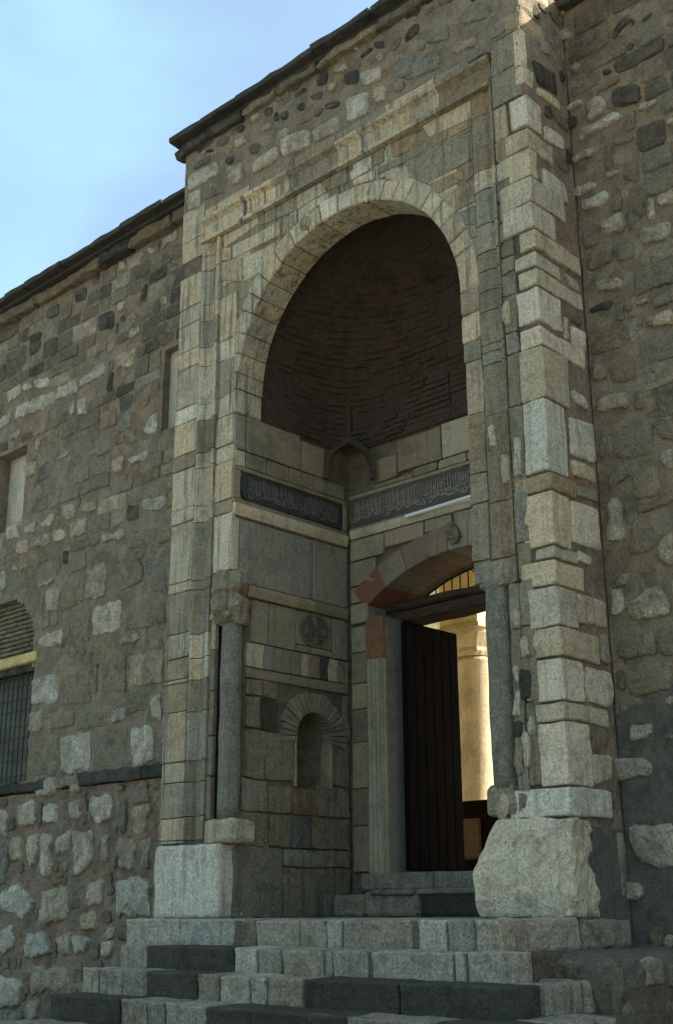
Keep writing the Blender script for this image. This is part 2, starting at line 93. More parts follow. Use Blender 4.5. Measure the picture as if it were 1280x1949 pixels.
QUOINS = [(7.014,7.394,0.08,0.082,'l'),(6.819,7.003,0.08,0.159,'l'),(6.4,6.696,0.16,0.236,'w'),(6.175,6.363,0.22,0.394,'l'),(5.898,6.175,0.3,0.127,'l'),(5.656,5.888,0.3,0.502,'l'),(5.397,5.651,0.3,0.335,'l'),(5.206,5.387,0.14,0.68,'l'),(5.046,5.172,0.2,0.367,'l'),(4.873,5.031,0.17,0.68,'l'),(4.551,4.863,0.2,0.337,'w'),(4.338,4.509,0.18,0.659,'w'),(3.883,4.333,0.21,0.367,'l'),(3.273,3.879,0.2,0.281,'w'),(3.119,3.26,0.32,0.355,'o'),(2.678,3.106,0.26,0.238,'l'),(2.571,2.67,0.16,0.315,'l'),(2.371,2.563,0.3,0.405,'l'),(2.055,2.355,0.24,0.25,'l'),(1.827,2.055,0.24,0.54,'l'),(1.5,1.816,0.26,0.288,'w'),(1.356,1.492,0.24,0.599,'l'),(0.896,1.352,0.22,0.324,'w'),(0.686,0.889,0.5,0.571,'w')]
STRIP_A = [7.51,7.117,6.868,6.668,6.286,6.08,5.766,5.559,5.11,4.936,4.578,4.41,3.985,3.828,3.2,3.097,2.676,2.428,2.217,2.176,1.898,1.416,1.226,0.896,0.692]
STRIP_B = [7.276,7.063,6.799,6.617,6.207,6.013,5.706,5.491,5.058,4.881,4.521,4.353,3.947,3.774,3.169,3.075,2.627,2.389,2.18,1.872,1.412,1.215,0.901,0.686]
STRIP_C = [6.197,5.686,5.46,5.047,4.823,4.504,4.331,3.923,3.783,3.195]
STRIP_CR = [4.593,4.412,3.936,3.823,3.416,3.16,2.68,2.49]
STRIP_BR = [5.965,5.629,5.363,5.187,4.995,4.807,4.505,4.434,4.323,3.873,3.128,2.661,2.448,2.076,1.714,1.36,0.865]
STRIP_AR = [5.98,5.775,5.573,5.379,5.236,5.077,4.87,4.53,4.337,3.888,3.166,2.745,2.457,2.09,1.848,1.518,1.384,0.913]
STEP_Z = [0,-0.19,-0.36,-0.54,-0.72,-0.9,-1.08]
STEP_Y = [-0.9,-1.18,-1.46,-1.74,-2.02,-2.3,-2.58]
STEP_X = [0.02,0.24,0.48,0.72,0.98,1.24,1.5]
STEP_FRONT = [[('w',-3.864,-3.157),('w',-3.157,-2.512),('g',-2.435,-2.265),('l',-2.265,-1.807),('l',-1.797,-1.534),('w',-1.524,-1.381),('l',-1.358,-0.722),('w',-0.669,-0.433),('w',-0.425,-0.198),('w',-0.192,-0.05)],[('l',-3.541,-3.216),('k',-3.208,-2.192),('w',-2.185,-1.94),('l',-1.922,-1.697),('l',-1.68,-1.282),('w',-1.269,-1.199),('l',-1.19,-0.879),('w',-0.844,-0.162),('w',-0.149,-0.07),('w',-0.044,0.128)],[('w',-3.649,-3.45),('w',-3.428,-3.151),('l',-3.13,-2.851),('k',-2.843,-2.267),('l',-2.256,-2.031),('w',-2.013,-1.718),('w',-1.702,-1.548),('l',-1.534,-1.197),('k',-1.182,-0.366),('k',-0.358,0.396)],[('k',-3.674,-2.786),('l',-2.766,-2.475),('l',-2.456,-2.277),('l',-2.266,-1.842),('k',-1.825,-0.556),('l',-0.545,0.15),('k',0.159,0.686)]]
STEP_SIDE = [[('g',-0.89,-0.744),('w',-0.665,0.031),('g',0.046,0.697)],[('o',-1.17,-1.009),('o',-1.0,-0.696)],[('k',-1.45,-1.241),('l',-1.224,-0.848),('l',-0.83,-0.702),('g',-0.689,-0.485)],[('l',-1.706,-0.736)]]

FRONT, RECESS, WALL_Y = 0.0, 1.68, 0.72      # portal front, back of the niche, flanking walls
X_LEFT, X_JAMB_L, X_JAMB_R = -4.60, -3.66, -0.75
ARCH_C, ARCH_Z, R_IN, R_OUT = -2.205, 5.09, 1.425, 1.635
PORTAL_TOP = 8.36

# ------------------------------------------------------------------ materials
def node_mat(name):
    m = bpy.data.materials.new(name)
    m.use_nodes = True
    nt = m.node_tree
    for n in list(nt.nodes):
        nt.nodes.remove(n)
    out = nt.nodes.new('ShaderNodeOutputMaterial')
    b = nt.nodes.new('ShaderNodeBsdfPrincipled')
    nt.links.new(b.outputs[0], out.inputs[0])
    return m, nt, b

def mth(nt, op, a, b=None, clamp=False):
    n = nt.nodes.new('ShaderNodeMath')
    n.operation = op
    n.use_clamp = clamp
    for i, v in enumerate((a, b)):
        if v is None:
            continue
        if isinstance(v, (int, float)):
            n.inputs[i].default_value = v
        else:
            nt.links.new(v, n.inputs[i])
    return n.outputs[0]

def mixc(nt, fac, a, b, mode='MIX'):
    n = nt.nodes.new('ShaderNodeMix')
    n.data_type = 'RGBA'
    n.blend_type = mode
    n.clamp_factor = True
    for i, v in ((0, fac), (6, a), (7, b)):
        if isinstance(v, (int, float)):
            n.inputs[i].default_value = v
        elif isinstance(v, tuple):
            n.inputs[i].default_value = (*v, 1)
        else:
            nt.links.new(v, n.inputs[i])
    return n.outputs[2]

def tex_noise(nt, vec, scale, detail=4, rough=0.6):
    n = nt.nodes.new('ShaderNodeTexNoise')
    n.inputs['Scale'].default_value = scale
    n.inputs['Detail'].default_value = detail
    n.inputs['Roughness'].default_value = rough
    nt.links.new(vec, n.inputs['Vector'])
    return n.outputs['Fac']

def rng_map(nt, v, a, b, c=0.0, d=1.0):
    n = nt.nodes.new('ShaderNodeMapRange')
    n.inputs[1].default_value, n.inputs[2].default_value = a, b
    n.inputs[3].default_value, n.inputs[4].default_value = c, d
    nt.links.new(v, n.inputs[0])
    return n.outputs[0]

def world_pos(nt, scale=(1, 1, 1)):
    g = nt.nodes.new('ShaderNodeNewGeometry')
    mp = nt.nodes.new('ShaderNodeMapping')
    mp.inputs['Scale'].default_value = scale
    nt.links.new(g.outputs['Position'], mp.inputs['Vector'])
    return mp.outputs[0]

def stone_mat(name, base=None, streak=0.3, blotch=0.5, pits=0.5, bump=0.5, grime=(0.055, 0.05, 0.038), rough=0.92, lichen=0.25, tone=1.0, smear=None, sgrime=None, fine=0.6, pebble=0.0, hue=0.0, attr=None, bdist=0.022):
    m, nt, b = node_mat(name)
    info = nt.nodes.new('ShaderNodeObjectInfo')
    col = info.outputs['Color'] if base is None else base
    if attr:
        at = nt.nodes.new('ShaderNodeAttribute'); at.attribute_name = attr
        col = at.outputs['Color']
    p = world_pos(nt)
    ps = world_pos(nt, (17, 17, 0.9))
    n_big = tex_noise(nt, p, 2.3, 6, 0.62)
    n_mid = rng_map(nt, tex_noise(nt, p, 11, 8, 0.70), 0.30, 0.70)
    n_fine = rng_map(nt, tex_noise(nt, p, 46, 6, 0.72), 0.30, 0.70)
    n_str = tex_noise(nt, ps, 1.0, 6, 0.6)
    def around(v, amt):
        return mth(nt, 'ADD', mth(nt, 'MULTIPLY', v, amt), 1.0 - amt * 0.5)
    v = mth(nt, 'MULTIPLY', around(n_mid, blotch * 0.95), around(n_fine, fine))
    v = mth(nt, 'MULTIPLY', v, around(rng_map(nt, n_big, 0.3, 0.7), 0.60))
    if base is None:
        v = mth(nt, 'MULTIPLY', v, around(info.outputs['Random'], 0.22))
    v = mth(nt, 'MULTIPLY', v, tone)
    cell = None
    if pebble:                           # small rubble and pebbles lost in the mortar
        pd = nt.nodes.new('ShaderNodeVectorMath'); pd.operation = 'ADD'
        nc = nt.nodes.new('ShaderNodeTexNoise'); nc.inputs['Scale'].default_value = 5.0; nc.inputs['Detail'].default_value = 4
        nt.links.new(p, nc.inputs['Vector'])
        sc_ = nt.nodes.new('ShaderNodeVectorMath'); sc_.operation = 'SCALE'; sc_.inputs['Scale'].default_value = 0.16
        nt.links.new(nc.outputs['Color'], sc_.inputs[0])
        nt.links.new(p, pd.inputs[0]); nt.links.new(sc_.outputs[0], pd.inputs[1])
        vo = nt.nodes.new('ShaderNodeTexVoronoi'); vo.inputs['Scale'].default_value = 8.5; vo.inputs['Randomness'].default_value = 1.0
        nt.links.new(pd.outputs[0], vo.inputs['Vector'])
        sep = nt.nodes.new('ShaderNodeSeparateColor'); nt.links.new(vo.outputs['Color'], sep.inputs[0])
        cell = rng_map(nt, vo.outputs['Distance'], 0.02, 0.09, 1.0, 0.0)
        v = mth(nt, 'MULTIPLY', v, around(sep.outputs[0], pebble))
    cc = nt.nodes.new('ShaderNodeCombineColor')
    for i in range(3):
        nt.links.new(v, cc.inputs[i])
    c = mixc(nt, 1.0, col, cc.outputs[0], 'MULTIPLY')
    if hue:
        n_h = tex_noise(nt, p, 1.7, 5, 0.6)
        c = mixc(nt, mth(nt, 'MULTIPLY', rng_map(nt, n_h, 0.50, 0.66), hue), c, mixc(nt, 1.0, c, (1.25, 0.86, 0.58), 'MULTIPLY'))
        c = mixc(nt, mth(nt, 'MULTIPLY', rng_map(nt, n_h, 0.48, 0.34), hue), c, mixc(nt, 1.0, c, (0.72, 0.80, 0.80), 'MULTIPLY'))
    if smear is not None:                # mortar left lying over the stone in patches
        n_sm = tex_noise(nt, p, 6.5, 8, 0.70)
        c = mixc(nt, mth(nt, 'MULTIPLY', rng_map(nt, mth(nt, 'ADD', n_sm, mth(nt, 'MULTIPLY', info.outputs['Random'], 0.10)), 0.50, 0.60), smear[1]), c, mixc(nt, 1.0, smear[0], cc.outputs[0], 'MULTIPLY'))
    # rust and grey run-off streaks
    c = mixc(nt, mth(nt, 'MULTIPLY', rng_map(nt, n_str, 0.52, 0.72), streak), c, mixc(nt, 1.0, c, (1.0, 0.76, 0.48), 'MULTIPLY'))
    c = mixc(nt, mth(nt, 'MULTIPLY', rng_map(nt, n_str, 0.50, 0.28), streak * 1.1), c, sgrime or grime)
    # dark crust in patches
    crust = mth(nt, 'ADD', mth(nt, 'MULTIPLY', n_big, 0.65), mth(nt, 'MULTIPLY', n_mid, 0.20))
    c = mixc(nt, mth(nt, 'MULTIPLY', rng_map(nt, crust, 0.44, 0.56), lichen), c, grime)
    vor = nt.nodes.new('ShaderNodeTexVoronoi')
    vor.inputs['Scale'].default_value = 30
    nt.links.new(p, vor.inputs['Vector'])
    pit = mth(nt, 'MULTIPLY', rng_map(nt, vor.outputs['Distance'], 0.0, 0.30, 1.0, 0.0), rng_map(nt, n_mid, 0.42, 0.72))
    c = mixc(nt, mth(nt, 'MULTIPLY', pit, pits), c, (0.03, 0.028, 0.022))
    nt.links.new(c, b.inputs['Base Color'])
    b.inputs['Roughness'].default_value = rough
    b.inputs['Specular IOR Level'].default_value = 0.2
    h = mth(nt, 'ADD', mth(nt, 'MULTIPLY', n_mid, 1.0), mth(nt, 'MULTIPLY', n_fine, 0.55))
    h = mth(nt, 'SUBTRACT', h, mth(nt, 'MULTIPLY', pit, pits))
    if cell is not None:
        h = mth(nt, 'ADD', h, mth(nt, 'MULTIPLY', cell, 0.8 * pebble))
    bp = nt.nodes.new('ShaderNodeBump')
    bp.inputs['Strength'].default_value = bump
    bp.inputs['Distance'].default_value = bdist
    nt.links.new(h, bp.inputs['Height'])
    nt.links.new(bp.outputs[0], b.inputs['Normal'])
    return m

def plain_mat(name, color, rough=0.6, var=0.3, scale=20, bump=0.15, metallic=0.0, stretch=(1, 1, 1), spec=0.3):
    m, nt, b = node_mat(name)
    n1 = tex_noise(nt, world_pos(nt, stretch), scale, 6, 0.65)
    c = mixc(nt, rng_map(nt, n1, 0.3, 0.7), tuple(x * (1 - var) for x in color), tuple(min(1, x * (1 + var)) for x in color))
    nt.links.new(c, b.inputs['Base Color'])
    b.inputs['Roughness'].default_value = rough
    b.inputs['Metallic'].default_value = metallic
    b.inputs['Specular IOR Level'].default_value = spec
    bp = nt.nodes.new('ShaderNodeBump')
    bp.inputs['Strength'].default_value = bump
    bp.inputs['Distance'].default_value = 0.01
    nt.links.new(n1, bp.inputs['Height'])
    nt.links.new(bp.outputs[0], b.inputs['Normal'])
    return m

M_ASHLAR = stone_mat('ashlar', streak=1.0, blotch=0.7, pits=0.75, bump=0.85, lichen=0.34, grime=(0.10, 0.09, 0.065), sgrime=(0.125, 0.105, 0.072), fine=0.85)
M_WORN = stone_mat('worn_ashlar', sgrime=(0.11, 0.09, 0.06), streak=0.6, blotch=0.9, pits=0.8, bump=1.0, lichen=0.55, fine=0.9)
M_NICHE = stone_mat('niche_stone', streak=0.35, blotch=0.55, pits=0.5, bump=0.65, lichen=0.32, sgrime=(0.11, 0.095, 0.065))
M_QUOIN = stone_mat('quoin_limestone', streak=0.45, blotch=0.62, pits=0.85, bump=0.85, lichen=0.38, fine=0.85, sgrime=(0.17, 0.15, 0.11), grime=(0.12, 0.11, 0.085))
M_RUBBLE = stone_mat('rubble_stone', smear=((0.21, 0.18, 0.125), 0.5), streak=0.12, blotch=0.9, pits=0.8, bump=1.0, lichen=0.40, fine=0.9, bdist=0.03)
M_RUBBLE_MIX = stone_mat('rubble_stone_mixed', attr='stone_color', smear=((0.21, 0.18, 0.125), 0.5), streak=0.12, blotch=0.9, pits=0.8, bump=1.0, lichen=0.40, fine=0.9, bdist=0.03)
M_PALE = stone_mat('pale_rubble_stone', smear=((0.24, 0.19, 0.125), 0.45), streak=0.1, blotch=0.9, pits=0.9, bump=1.0, lichen=0.22, fine=1.0, grime=(0.10, 0.09, 0.07), bdist=0.03)
M_STEP = stone_mat('step_stone', streak=0.35, blotch=0.95, pits=0.9, bump=1.0, lichen=0.60, grime=(0.055, 0.056, 0.046), fine=1.0)
M_MORTAR = stone_mat('mortar_brown', base=(0.255, 0.216, 0.148), streak=0.2, blotch=0.6, pits=0.65, bump=1.0, lichen=0.40, grime=(0.075, 0.064, 0.046), fine=0.7, pebble=0.42, hue=0.35)
M_MORTAR_RED = stone_mat('mortar_reddish', base=(0.255, 0.205, 0.145), streak=0.2, blotch=0.8, pits=0.6, bump=1.0, lichen=0.40, grime=(0.08, 0.062, 0.046), fine=0.8, pebble=0.35, hue=0.4)
M_JOINT = stone_mat('joint_mortar', base=(0.16, 0.135, 0.097), streak=0.1, blotch=0.7, pits=0.3, bump=0.8)
M_CEMENT = stone_mat('cement_render', base=(0.105, 0.10, 0.080), streak=0.35, blotch=0.8, pits=0.1, bump=0.45, grime=(0.045, 0.05, 0.052))
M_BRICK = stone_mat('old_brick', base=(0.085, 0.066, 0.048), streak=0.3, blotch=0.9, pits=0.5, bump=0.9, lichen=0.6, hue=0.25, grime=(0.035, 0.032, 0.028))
M_EAVE = stone_mat('eave_slate', base=(0.055, 0.056, 0.046), streak=0.1, blotch=0.7, pits=0.4, bump=0.8)
M_PLASTER = stone_mat('grey_plaster', base=(0.40, 0.375, 0.30), streak=0.25, blotch=0.2, pits=0.05, bump=0.2, lichen=0.06, grime=(0.16, 0.15, 0.12))
M_YELLOW = stone_mat('yellow_plaster', base=(0.68, 0.585, 0.33), streak=0.1, blotch=0.15, pits=0.0, bump=0.15, lichen=0.0, grime=(0.4, 0.3, 0.1))
M_MARBLE = stone_mat('old_marble', base=(0.46, 0.405, 0.29), streak=0.3, blotch=0.3, pits=0.2, bump=0.3, lichen=0.06, grime=(0.25, 0.2, 0.13))
M_JAMB = stone_mat('veined_jamb_marble', base=(0.30, 0.28, 0.20), streak=0.6, blotch=0.4, pits=0.2, bump=0.4, lichen=0.2, grime=(0.13, 0.10, 0.07))
M_GREYSTONE = stone_mat('grey_reveal_stone', base=(0.16, 0.17, 0.165), streak=0.2, blotch=0.5, pits=0.2, bump=0.3)
M_PAVE = stone_mat('ground_paving', base=(0.30, 0.275, 0.225), streak=0.0, blotch=0.6, pits=0.2, bump=0.4, lichen=0.25, grime=(0.16, 0.15, 0.125))
M_DARKPANEL = stone_mat('dark_inscription_ground', base=(0.045, 0.047, 0.046), streak=0.1, blotch=0.5, pits=0.1, bump=0.3)
M_GREYPANEL = stone_mat('grey_inscription_ground', base=(0.085, 0.082, 0.072), streak=0.1, blotch=0.5, pits=0.1, bump=0.3)
M_LETTER = stone_mat('letter_stone', base=(0.21, 0.195, 0.16), streak=0.1, blotch=0.5, pits=0.2, bump=0.3)
M_LETTER_DIM = stone_mat('worn_letter_stone', base=(0.125, 0.12, 0.105), streak=0.1, blotch=0.6, pits=0.2, bump=0.3)
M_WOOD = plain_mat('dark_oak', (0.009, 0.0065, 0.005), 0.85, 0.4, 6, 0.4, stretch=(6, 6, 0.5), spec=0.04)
M_BEAM = plain_mat('weathered_beam', (0.055, 0.040, 0.028), 0.9, 0.5, 8, 0.7, stretch=(0.6, 6, 6), spec=0.05)
M_IRON = plain_mat('wrought_iron', (0.018, 0.018, 0.018), 0.5, 0.3, 30, 0.2, 0.7)
M_GRILLE = plain_mat('painted_grille_iron', (0.020, 0.026, 0.030), 0.7, 0.3, 30, 0.2, 0.0)
M_PANE = plain_mat('dusty_pane', (0.085, 0.088, 0.060), 0.6, 0.35, 3, 0.05, spec=0.2)
M_TUBE = plain_mat('white_enamel', (0.72, 0.74, 0.74), 0.35, 0.06, 20, 0.02)
M_LINTEL = stone_mat('yellow_lintel', base=(0.52, 0.40, 0.17), streak=0.15, blotch=0.3, pits=0.1, bump=0.3, lichen=0.05)

PAL = {'w': (0.60, 0.56, 0.43), 'l': (0.50, 0.445, 0.31), 't': (0.285, 0.248, 0.165), 'g': (0.285, 0.265, 0.195),
       'd': (0.070, 0.068, 0.054), 'o': (0.33, 0.255, 0.15), 'k': (0.052, 0.054, 0.046), 'b': (0.165, 0.158, 0.13), 'r': (0.20, 0.085, 0.055), 'd2': (0.145, 0.132, 0.098)}

def scaled(c, f):
    return tuple(v * f for v in PAL[c])

def tint(c, rnd, amt=0.10):
    k = PAL[c] if isinstance(c, str) else c
    f = 1 + rnd.uniform(-amt, amt)
    h = rnd.uniform(-0.06, 0.06)
    return (k[0] * f * (1 + h), k[1] * f, k[2] * f * (1 - h), 1.0)

# ------------------------------------------------------------------ object helpers
def link_mesh(name, verts, faces, mat, parent=None, color=None, smooth=False, recalc=True):
    """one mesh object; vertices are given in world space, the origin goes to their base centre"""
    xs = [v[0] for v in verts]; ys = [v[1] for v in verts]; zs = [v[2] for v in verts]
    o3 = Vector(((min(xs) + max(xs)) / 2, (min(ys) + max(ys)) / 2, min(zs)))
    me = bpy.data.meshes.new(name)
    me.from_pydata([(v[0] - o3.x, v[1] - o3.y, v[2] - o3.z) for v in verts], [], faces)
    if recalc:
        bm = bmesh.new(); bm.from_mesh(me)
        bmesh.ops.recalc_face_normals(bm, faces=bm.faces)
        bm.to_mesh(me); bm.free()
    if smooth:
        for p in me.polygons:
            p.use_smooth = True
    me.materials.append(mat)
    ob = bpy.data.objects.new(name, me)
    COL.objects.link(ob)
    if parent is not None:
        ob.parent = parent
        ob.matrix_parent_inverse = Matrix.Identity(4)
        w = Vector((0, 0, 0)); q = parent
        while q is not None:
            w += q.location; q = q.parent
        ob.location = o3 - w
    else:
        ob.location = o3
    if color is not None:
        ob.color = color
    return ob

def thing(name, loc, label, cat, group=None):
    o = bpy.data.objects.new(name, None)
    o.empty_display_size = 0.3
    COL.objects.link(o)
    o.location = loc
    o['label'] = label
    o['category'] = cat
    if group:
        o['group'] = group
    return o

class MB:
    """collects solids for one mesh"""
    def __init__(self):
        self.v, self.f = [], []
    def add(self, verts, faces):
        k = len(self.v)
        self.v += [tuple(p) for p in verts]
        self.f += [tuple(i + k for i in f) for f in faces]
    def box(self, x0, x1, y0, y1, z0, z1):
        vs_ = [(x, y, z) for z in (z0, z1) for y in (y0, y1) for x in (x0, x1)]
        self.add(vs_, [(0, 2, 3, 1), (4, 5, 7, 6), (0, 1, 5, 4), (1, 3, 7, 5), (3, 2, 6, 7), (2, 0, 4, 6)])
    def prism(self, poly, f0, f1):
        """poly: list of 2D points; f0/f1 map a 2D point to 3D for the two caps"""
        n = len(poly)
        self.add([f0(p) for p in poly] + [f1(p) for p in poly],
                 [tuple(range(n))[::-1], tuple(range(n, 2 * n))] + [(i, (i + 1) % n, n + (i + 1) % n, n + i) for i in range(n)])
    def tube(self, pts, r, n=8, cap=True):
        rings = []
        for i, p in enumerate(pts):
            p = Vector(p)
            d = (Vector(pts[min(i + 1, len(pts) - 1)]) - Vector(pts[max(i - 1, 0)])).normalized()
            a = d.orthogonal().normalized() if abs(d.z) > 0.99 or i == 0 else None
            if a is None:
                a = (prev - d * prev.dot(d)).normalized()
            prev = a
            bb = d.cross(a)
            rr = r[i] if isinstance(r, (list, tuple)) else r
            rings.append([p + (a * math.cos(t) + bb * math.sin(t)) * rr for t in [2 * math.pi * k / n for k in range(n)]])
        vs_ = [q for ring in rings for q in ring]
        fs = []
        for i in range(len(pts) - 1):
            for k in range(n):
                fs.append((i * n + k, i * n + (k + 1) % n, (i + 1) * n + (k + 1) % n, (i + 1) * n + k))
        if cap:
            fs.append(tuple(range(n))[::-1]); fs.append(tuple(range((len(pts) - 1) * n, len(pts) * n)))
        self.add(vs_, fs)
    def lathe(self, cx, cy, prof, n=20, jit=0.0, seed=0):
        vs_ = []
        for (r, z) in prof:
            for k in range(n):
                a = 2 * math.pi * k / n
                p = Vector((math.cos(a) * r, math.sin(a) * r, z))
                if jit:
                    p += Vector((math.cos(a), math.sin(a), 0)) * jit * noise.noise(p * 7 + Vector((seed, 0, 0)))
                vs_.append((cx + p.x, cy + p.y, p.z))
        fs = [(i * n + k, i * n + (k + 1) % n, (i + 1) * n + (k + 1) % n, (i + 1) * n + k) for i in range(len(prof) - 1) for k in range(n)]
        fs += [tuple(range(n))[::-1], tuple(range((len(prof) - 1) * n, len(prof) * n))]
        self.add(vs_, fs)
    def build(self, name, mat, parent=None, color=None, smooth=False):
        return link_mesh(name, self.v, self.f, mat, parent, color, smooth)

# planes: (u, v, out) -> world point; out is the distance in front of the wall face
def P_FRONT(y0):
    return lambda u, v, o: (u, y0 - o, v)
def P_SIDE(x0):
    return lambda u, v, o: (x0 + o, u, v)

def rough_outline(poly, rnd, step, jit, shrink=0.0, corner=0.0):
    """cut corners, subdivide and roughen a polygon"""
    n = len(poly)
    cx = sum(p[0] for p in poly) / n; cy = sum(p[1] for p in poly) / n
    a = sum(poly[i][0] * poly[(i + 1) % n][1] - poly[(i + 1) % n][0] * poly[i][1] for i in range(n))
    if a < 0:
        poly = poly[::-1]
    cs = [corner * (rnd.uniform(2.5, 6.0) if rnd.random() < 0.18 and corner < 0.012 else rnd.uniform(0.6, 1.3)) for _ in range(n)]
    out = []
    for i in range(n):
        p0, p1 = Vector(poly[i]), Vector(poly[(i + 1) % n])
        d = p1 - p0
        L = d.length
        if L < 1e-5:
            continue
        d /= L
        nrm = Vector((-d.y, d.x))            # inward for a counter-clockwise outline
        c, c2 = min(cs[i], L * 0.3), min(cs[(i + 1) % n], L * 0.3)
        k = max(1, int(round((L - c - c2) / step)))
        for j in range(k + (1 if c2 > 0 else 0)):
            t = c + (L - c - c2) * j / k
            q = p0 + d * t + nrm * shrink
            if c == 0 and j == 0:
                q += d * shrink
            nv = noise.noise_vector(Vector((q.x * 8, q.y * 8, jit * 50 + poly[0][0])))
            q += Vector((rnd.uniform(-jit, jit) * 0.45 + nv.x * jit * 1.5, rnd.uniform(-jit, jit) * 0.45 + nv.y * jit * 1.5))
            out.append((q.x, q.y))
    return out

def slab(name, plane, poly, rnd, mat, parent, color, depth=0.06, proud=0.0, bevel=0.005, jit=0.003, gap=0.004, step=0.22, corner=0.006, rel=0.003):
    """a dressed stone: sharp outline, small chamfer, nearly flat face"""
    ol = rough_outline(poly, rnd, step, jit, gap, corner)
    n = len(ol)
    cx = sum(p[0] for p in ol) / n; cy = sum(p[1] for p in ol) / n
    tu, tv = rnd.uniform(-rel, rel), rnd.uniform(-rel, rel)
    def inset(p, d):
        v = Vector((cx - p[0], cy - p[1])); L = v.length
        return (p[0] + v.x / L * min(d, L * 0.4), p[1] + v.y / L * min(d, L * 0.4))
    vs_ = [plane(p[0], p[1], -depth) for p in ol]
    vs_ += [plane(p[0], p[1], proud - bevel) for p in ol]
    i1 = [inset(p, bevel * 1.2) for p in ol]
    vs_ += [plane(p[0], p[1], proud + rnd.uniform(-rel, rel) + tu * (p[0] - cx) * 4 + tv * (p[1] - cy) * 4) for p in i1]
    vs_.append(plane(cx, cy, proud + rnd.uniform(0, rel * 1.5)))
    fs = []
    for i in range(n):
        j = (i + 1) % n
        fs += [(i, j, n + j, n + i), (n + i, n + j, 2 * n + j, 2 * n + i), (2 * n + i, 2 * n + j, 3 * n)]
    return link_mesh(name, vs_, fs, mat, parent, color, recalc=False) if False else link_mesh(name, vs_, fs, mat, parent, color)

def pillow_geo(plane, poly, rnd, proud, sink, jit, step, corner):
    ol = rough_outline(poly, rnd, step, jit, 0.0, corner)
    n = len(ol)
    cx = sum(p[0] for p in ol) / n; cy = sum(p[1] for p in ol) / n
    tu, tv = rnd.uniform(-0.05, 0.05), rnd.uniform(-0.05, 0.05)       # each face leans a little its own way
    vs_ = []
    for s, o in ((1.04, -sink), (0.985, proud * 0.55), (0.90, proud), (0.45, proud * 1.05)):
        for p in ol:
            q = (cx + (p[0] - cx) * s, cy + (p[1] - cy) * s)
            lean = tu * (q[0] - cx) + tv * (q[1] - cy)
            vs_.append(plane(q[0], q[1], o + ((rnd.uniform(-0.3, 0.3) * proud + lean) if o > 0 else 0)))
    vs_.append(plane(cx, cy, proud * rnd.uniform(0.9, 1.2)))
    fs = []
    for k in range(3):
        for i in range(n):
            j = (i + 1) % n
            fs.append((k * n + i, k * n + j, (k + 1) * n + j, (k + 1) * n + i))
    for i in range(n):
        fs.append((3 * n + i, 3 * n + (i + 1) % n, 4 * n))
    return vs_, fs, n

def pillow(name, plane, poly, rnd, mat, parent, color, proud=0.02, sink=0.03, jit=0.018, step=0.085, corner=0.03):
    """a rubble stone that stands out of the mortar with a ragged outline"""
    vs_, fs, n = pillow_geo(plane, poly, rnd, proud, sink, jit, step, corner)
    ob = link_mesh(name, vs_, fs, mat, parent, color)
    for p_ in ob.data.polygons[2 * n:]:
        p_.use_smooth = True                 # soft face, crisp broken rim
    return ob

def pack_rubble(rnd, plane, parent, x0, x1, z0, z1, avoid, pick, hrange, wrange, proud, limit, jit=0.012, joint=0.012):
    """courses of tightly packed stones between the measured ones; the largest become parts, the rest one mixed mesh"""
    cand = []
    z = z0
    while z < z1 - 0.06:
        h = min(rnd.uniform(*hrange), z1 - z)
        blocked = sorted((q[0], q[1]) for q in avoid if q[2] < z + h - 0.025 and q[3] > z + 0.025)
        x = x0
        free = []
        for (a, b) in blocked:
            if a > x:
                free.append((x, min(a, x1)))
            x = max(x, b)
            if x >= x1:
                break
        if x < x1:
            free.append((x, x1))
        for (a, b) in free:
            u = a
            while b - u > 0.05:
                w = rnd.uniform(*wrange)
                v = b if b - (u + w) < wrange[0] * 0.6 else u + w
                d0, d1 = rnd.uniform(-0.015, 0.015), rnd.uniform(-0.015, 0.015)
                poly = [(u + joint, z + joint + d0 * 0.5), (v - joint, z + joint + d1 * 0.5), (v - joint - abs(d0), z + h - joint + d1), (u + joint + abs(d1), z + h - joint + d0)]
                if v - u > 0.06:
                    cand.append(((v - u) * h, poly, z, (u + v) / 2))
                u = v
        z += h
    cand.sort(key=lambda t: -t[0])
    V, F, C, S = [], [], [], []
    for i, (ar, poly, z, x) in enumerate(cand):
        col = tint(pick(x, z, rnd), rnd, 0.16)
        pr = rnd.uniform(*proud)
        if i < limit:
            pillow('stone', plane, poly, rnd, M_RUBBLE, parent, col, proud=pr, jit=jit, step=0.08, corner=0.02)
        else:
            vs_, fs, n = pillow_geo(plane, poly, rnd, pr, 0.03, jit, 0.08, 0.02)
            k = len(V)
            V += vs_; F += [tuple(q + k for q in f) for f in fs]; C += [col] * len(vs_)
    if V:
        ob = link_mesh('small_stones', V, F, M_RUBBLE_MIX, parent)
        ob['kind'] = 'stuff'
        at = ob.data.color_attributes.new('stone_color', 'FLOAT_COLOR', 'POINT')
        for i, c in enumerate(C):
            at.data[i].color = c
    return len(cand)

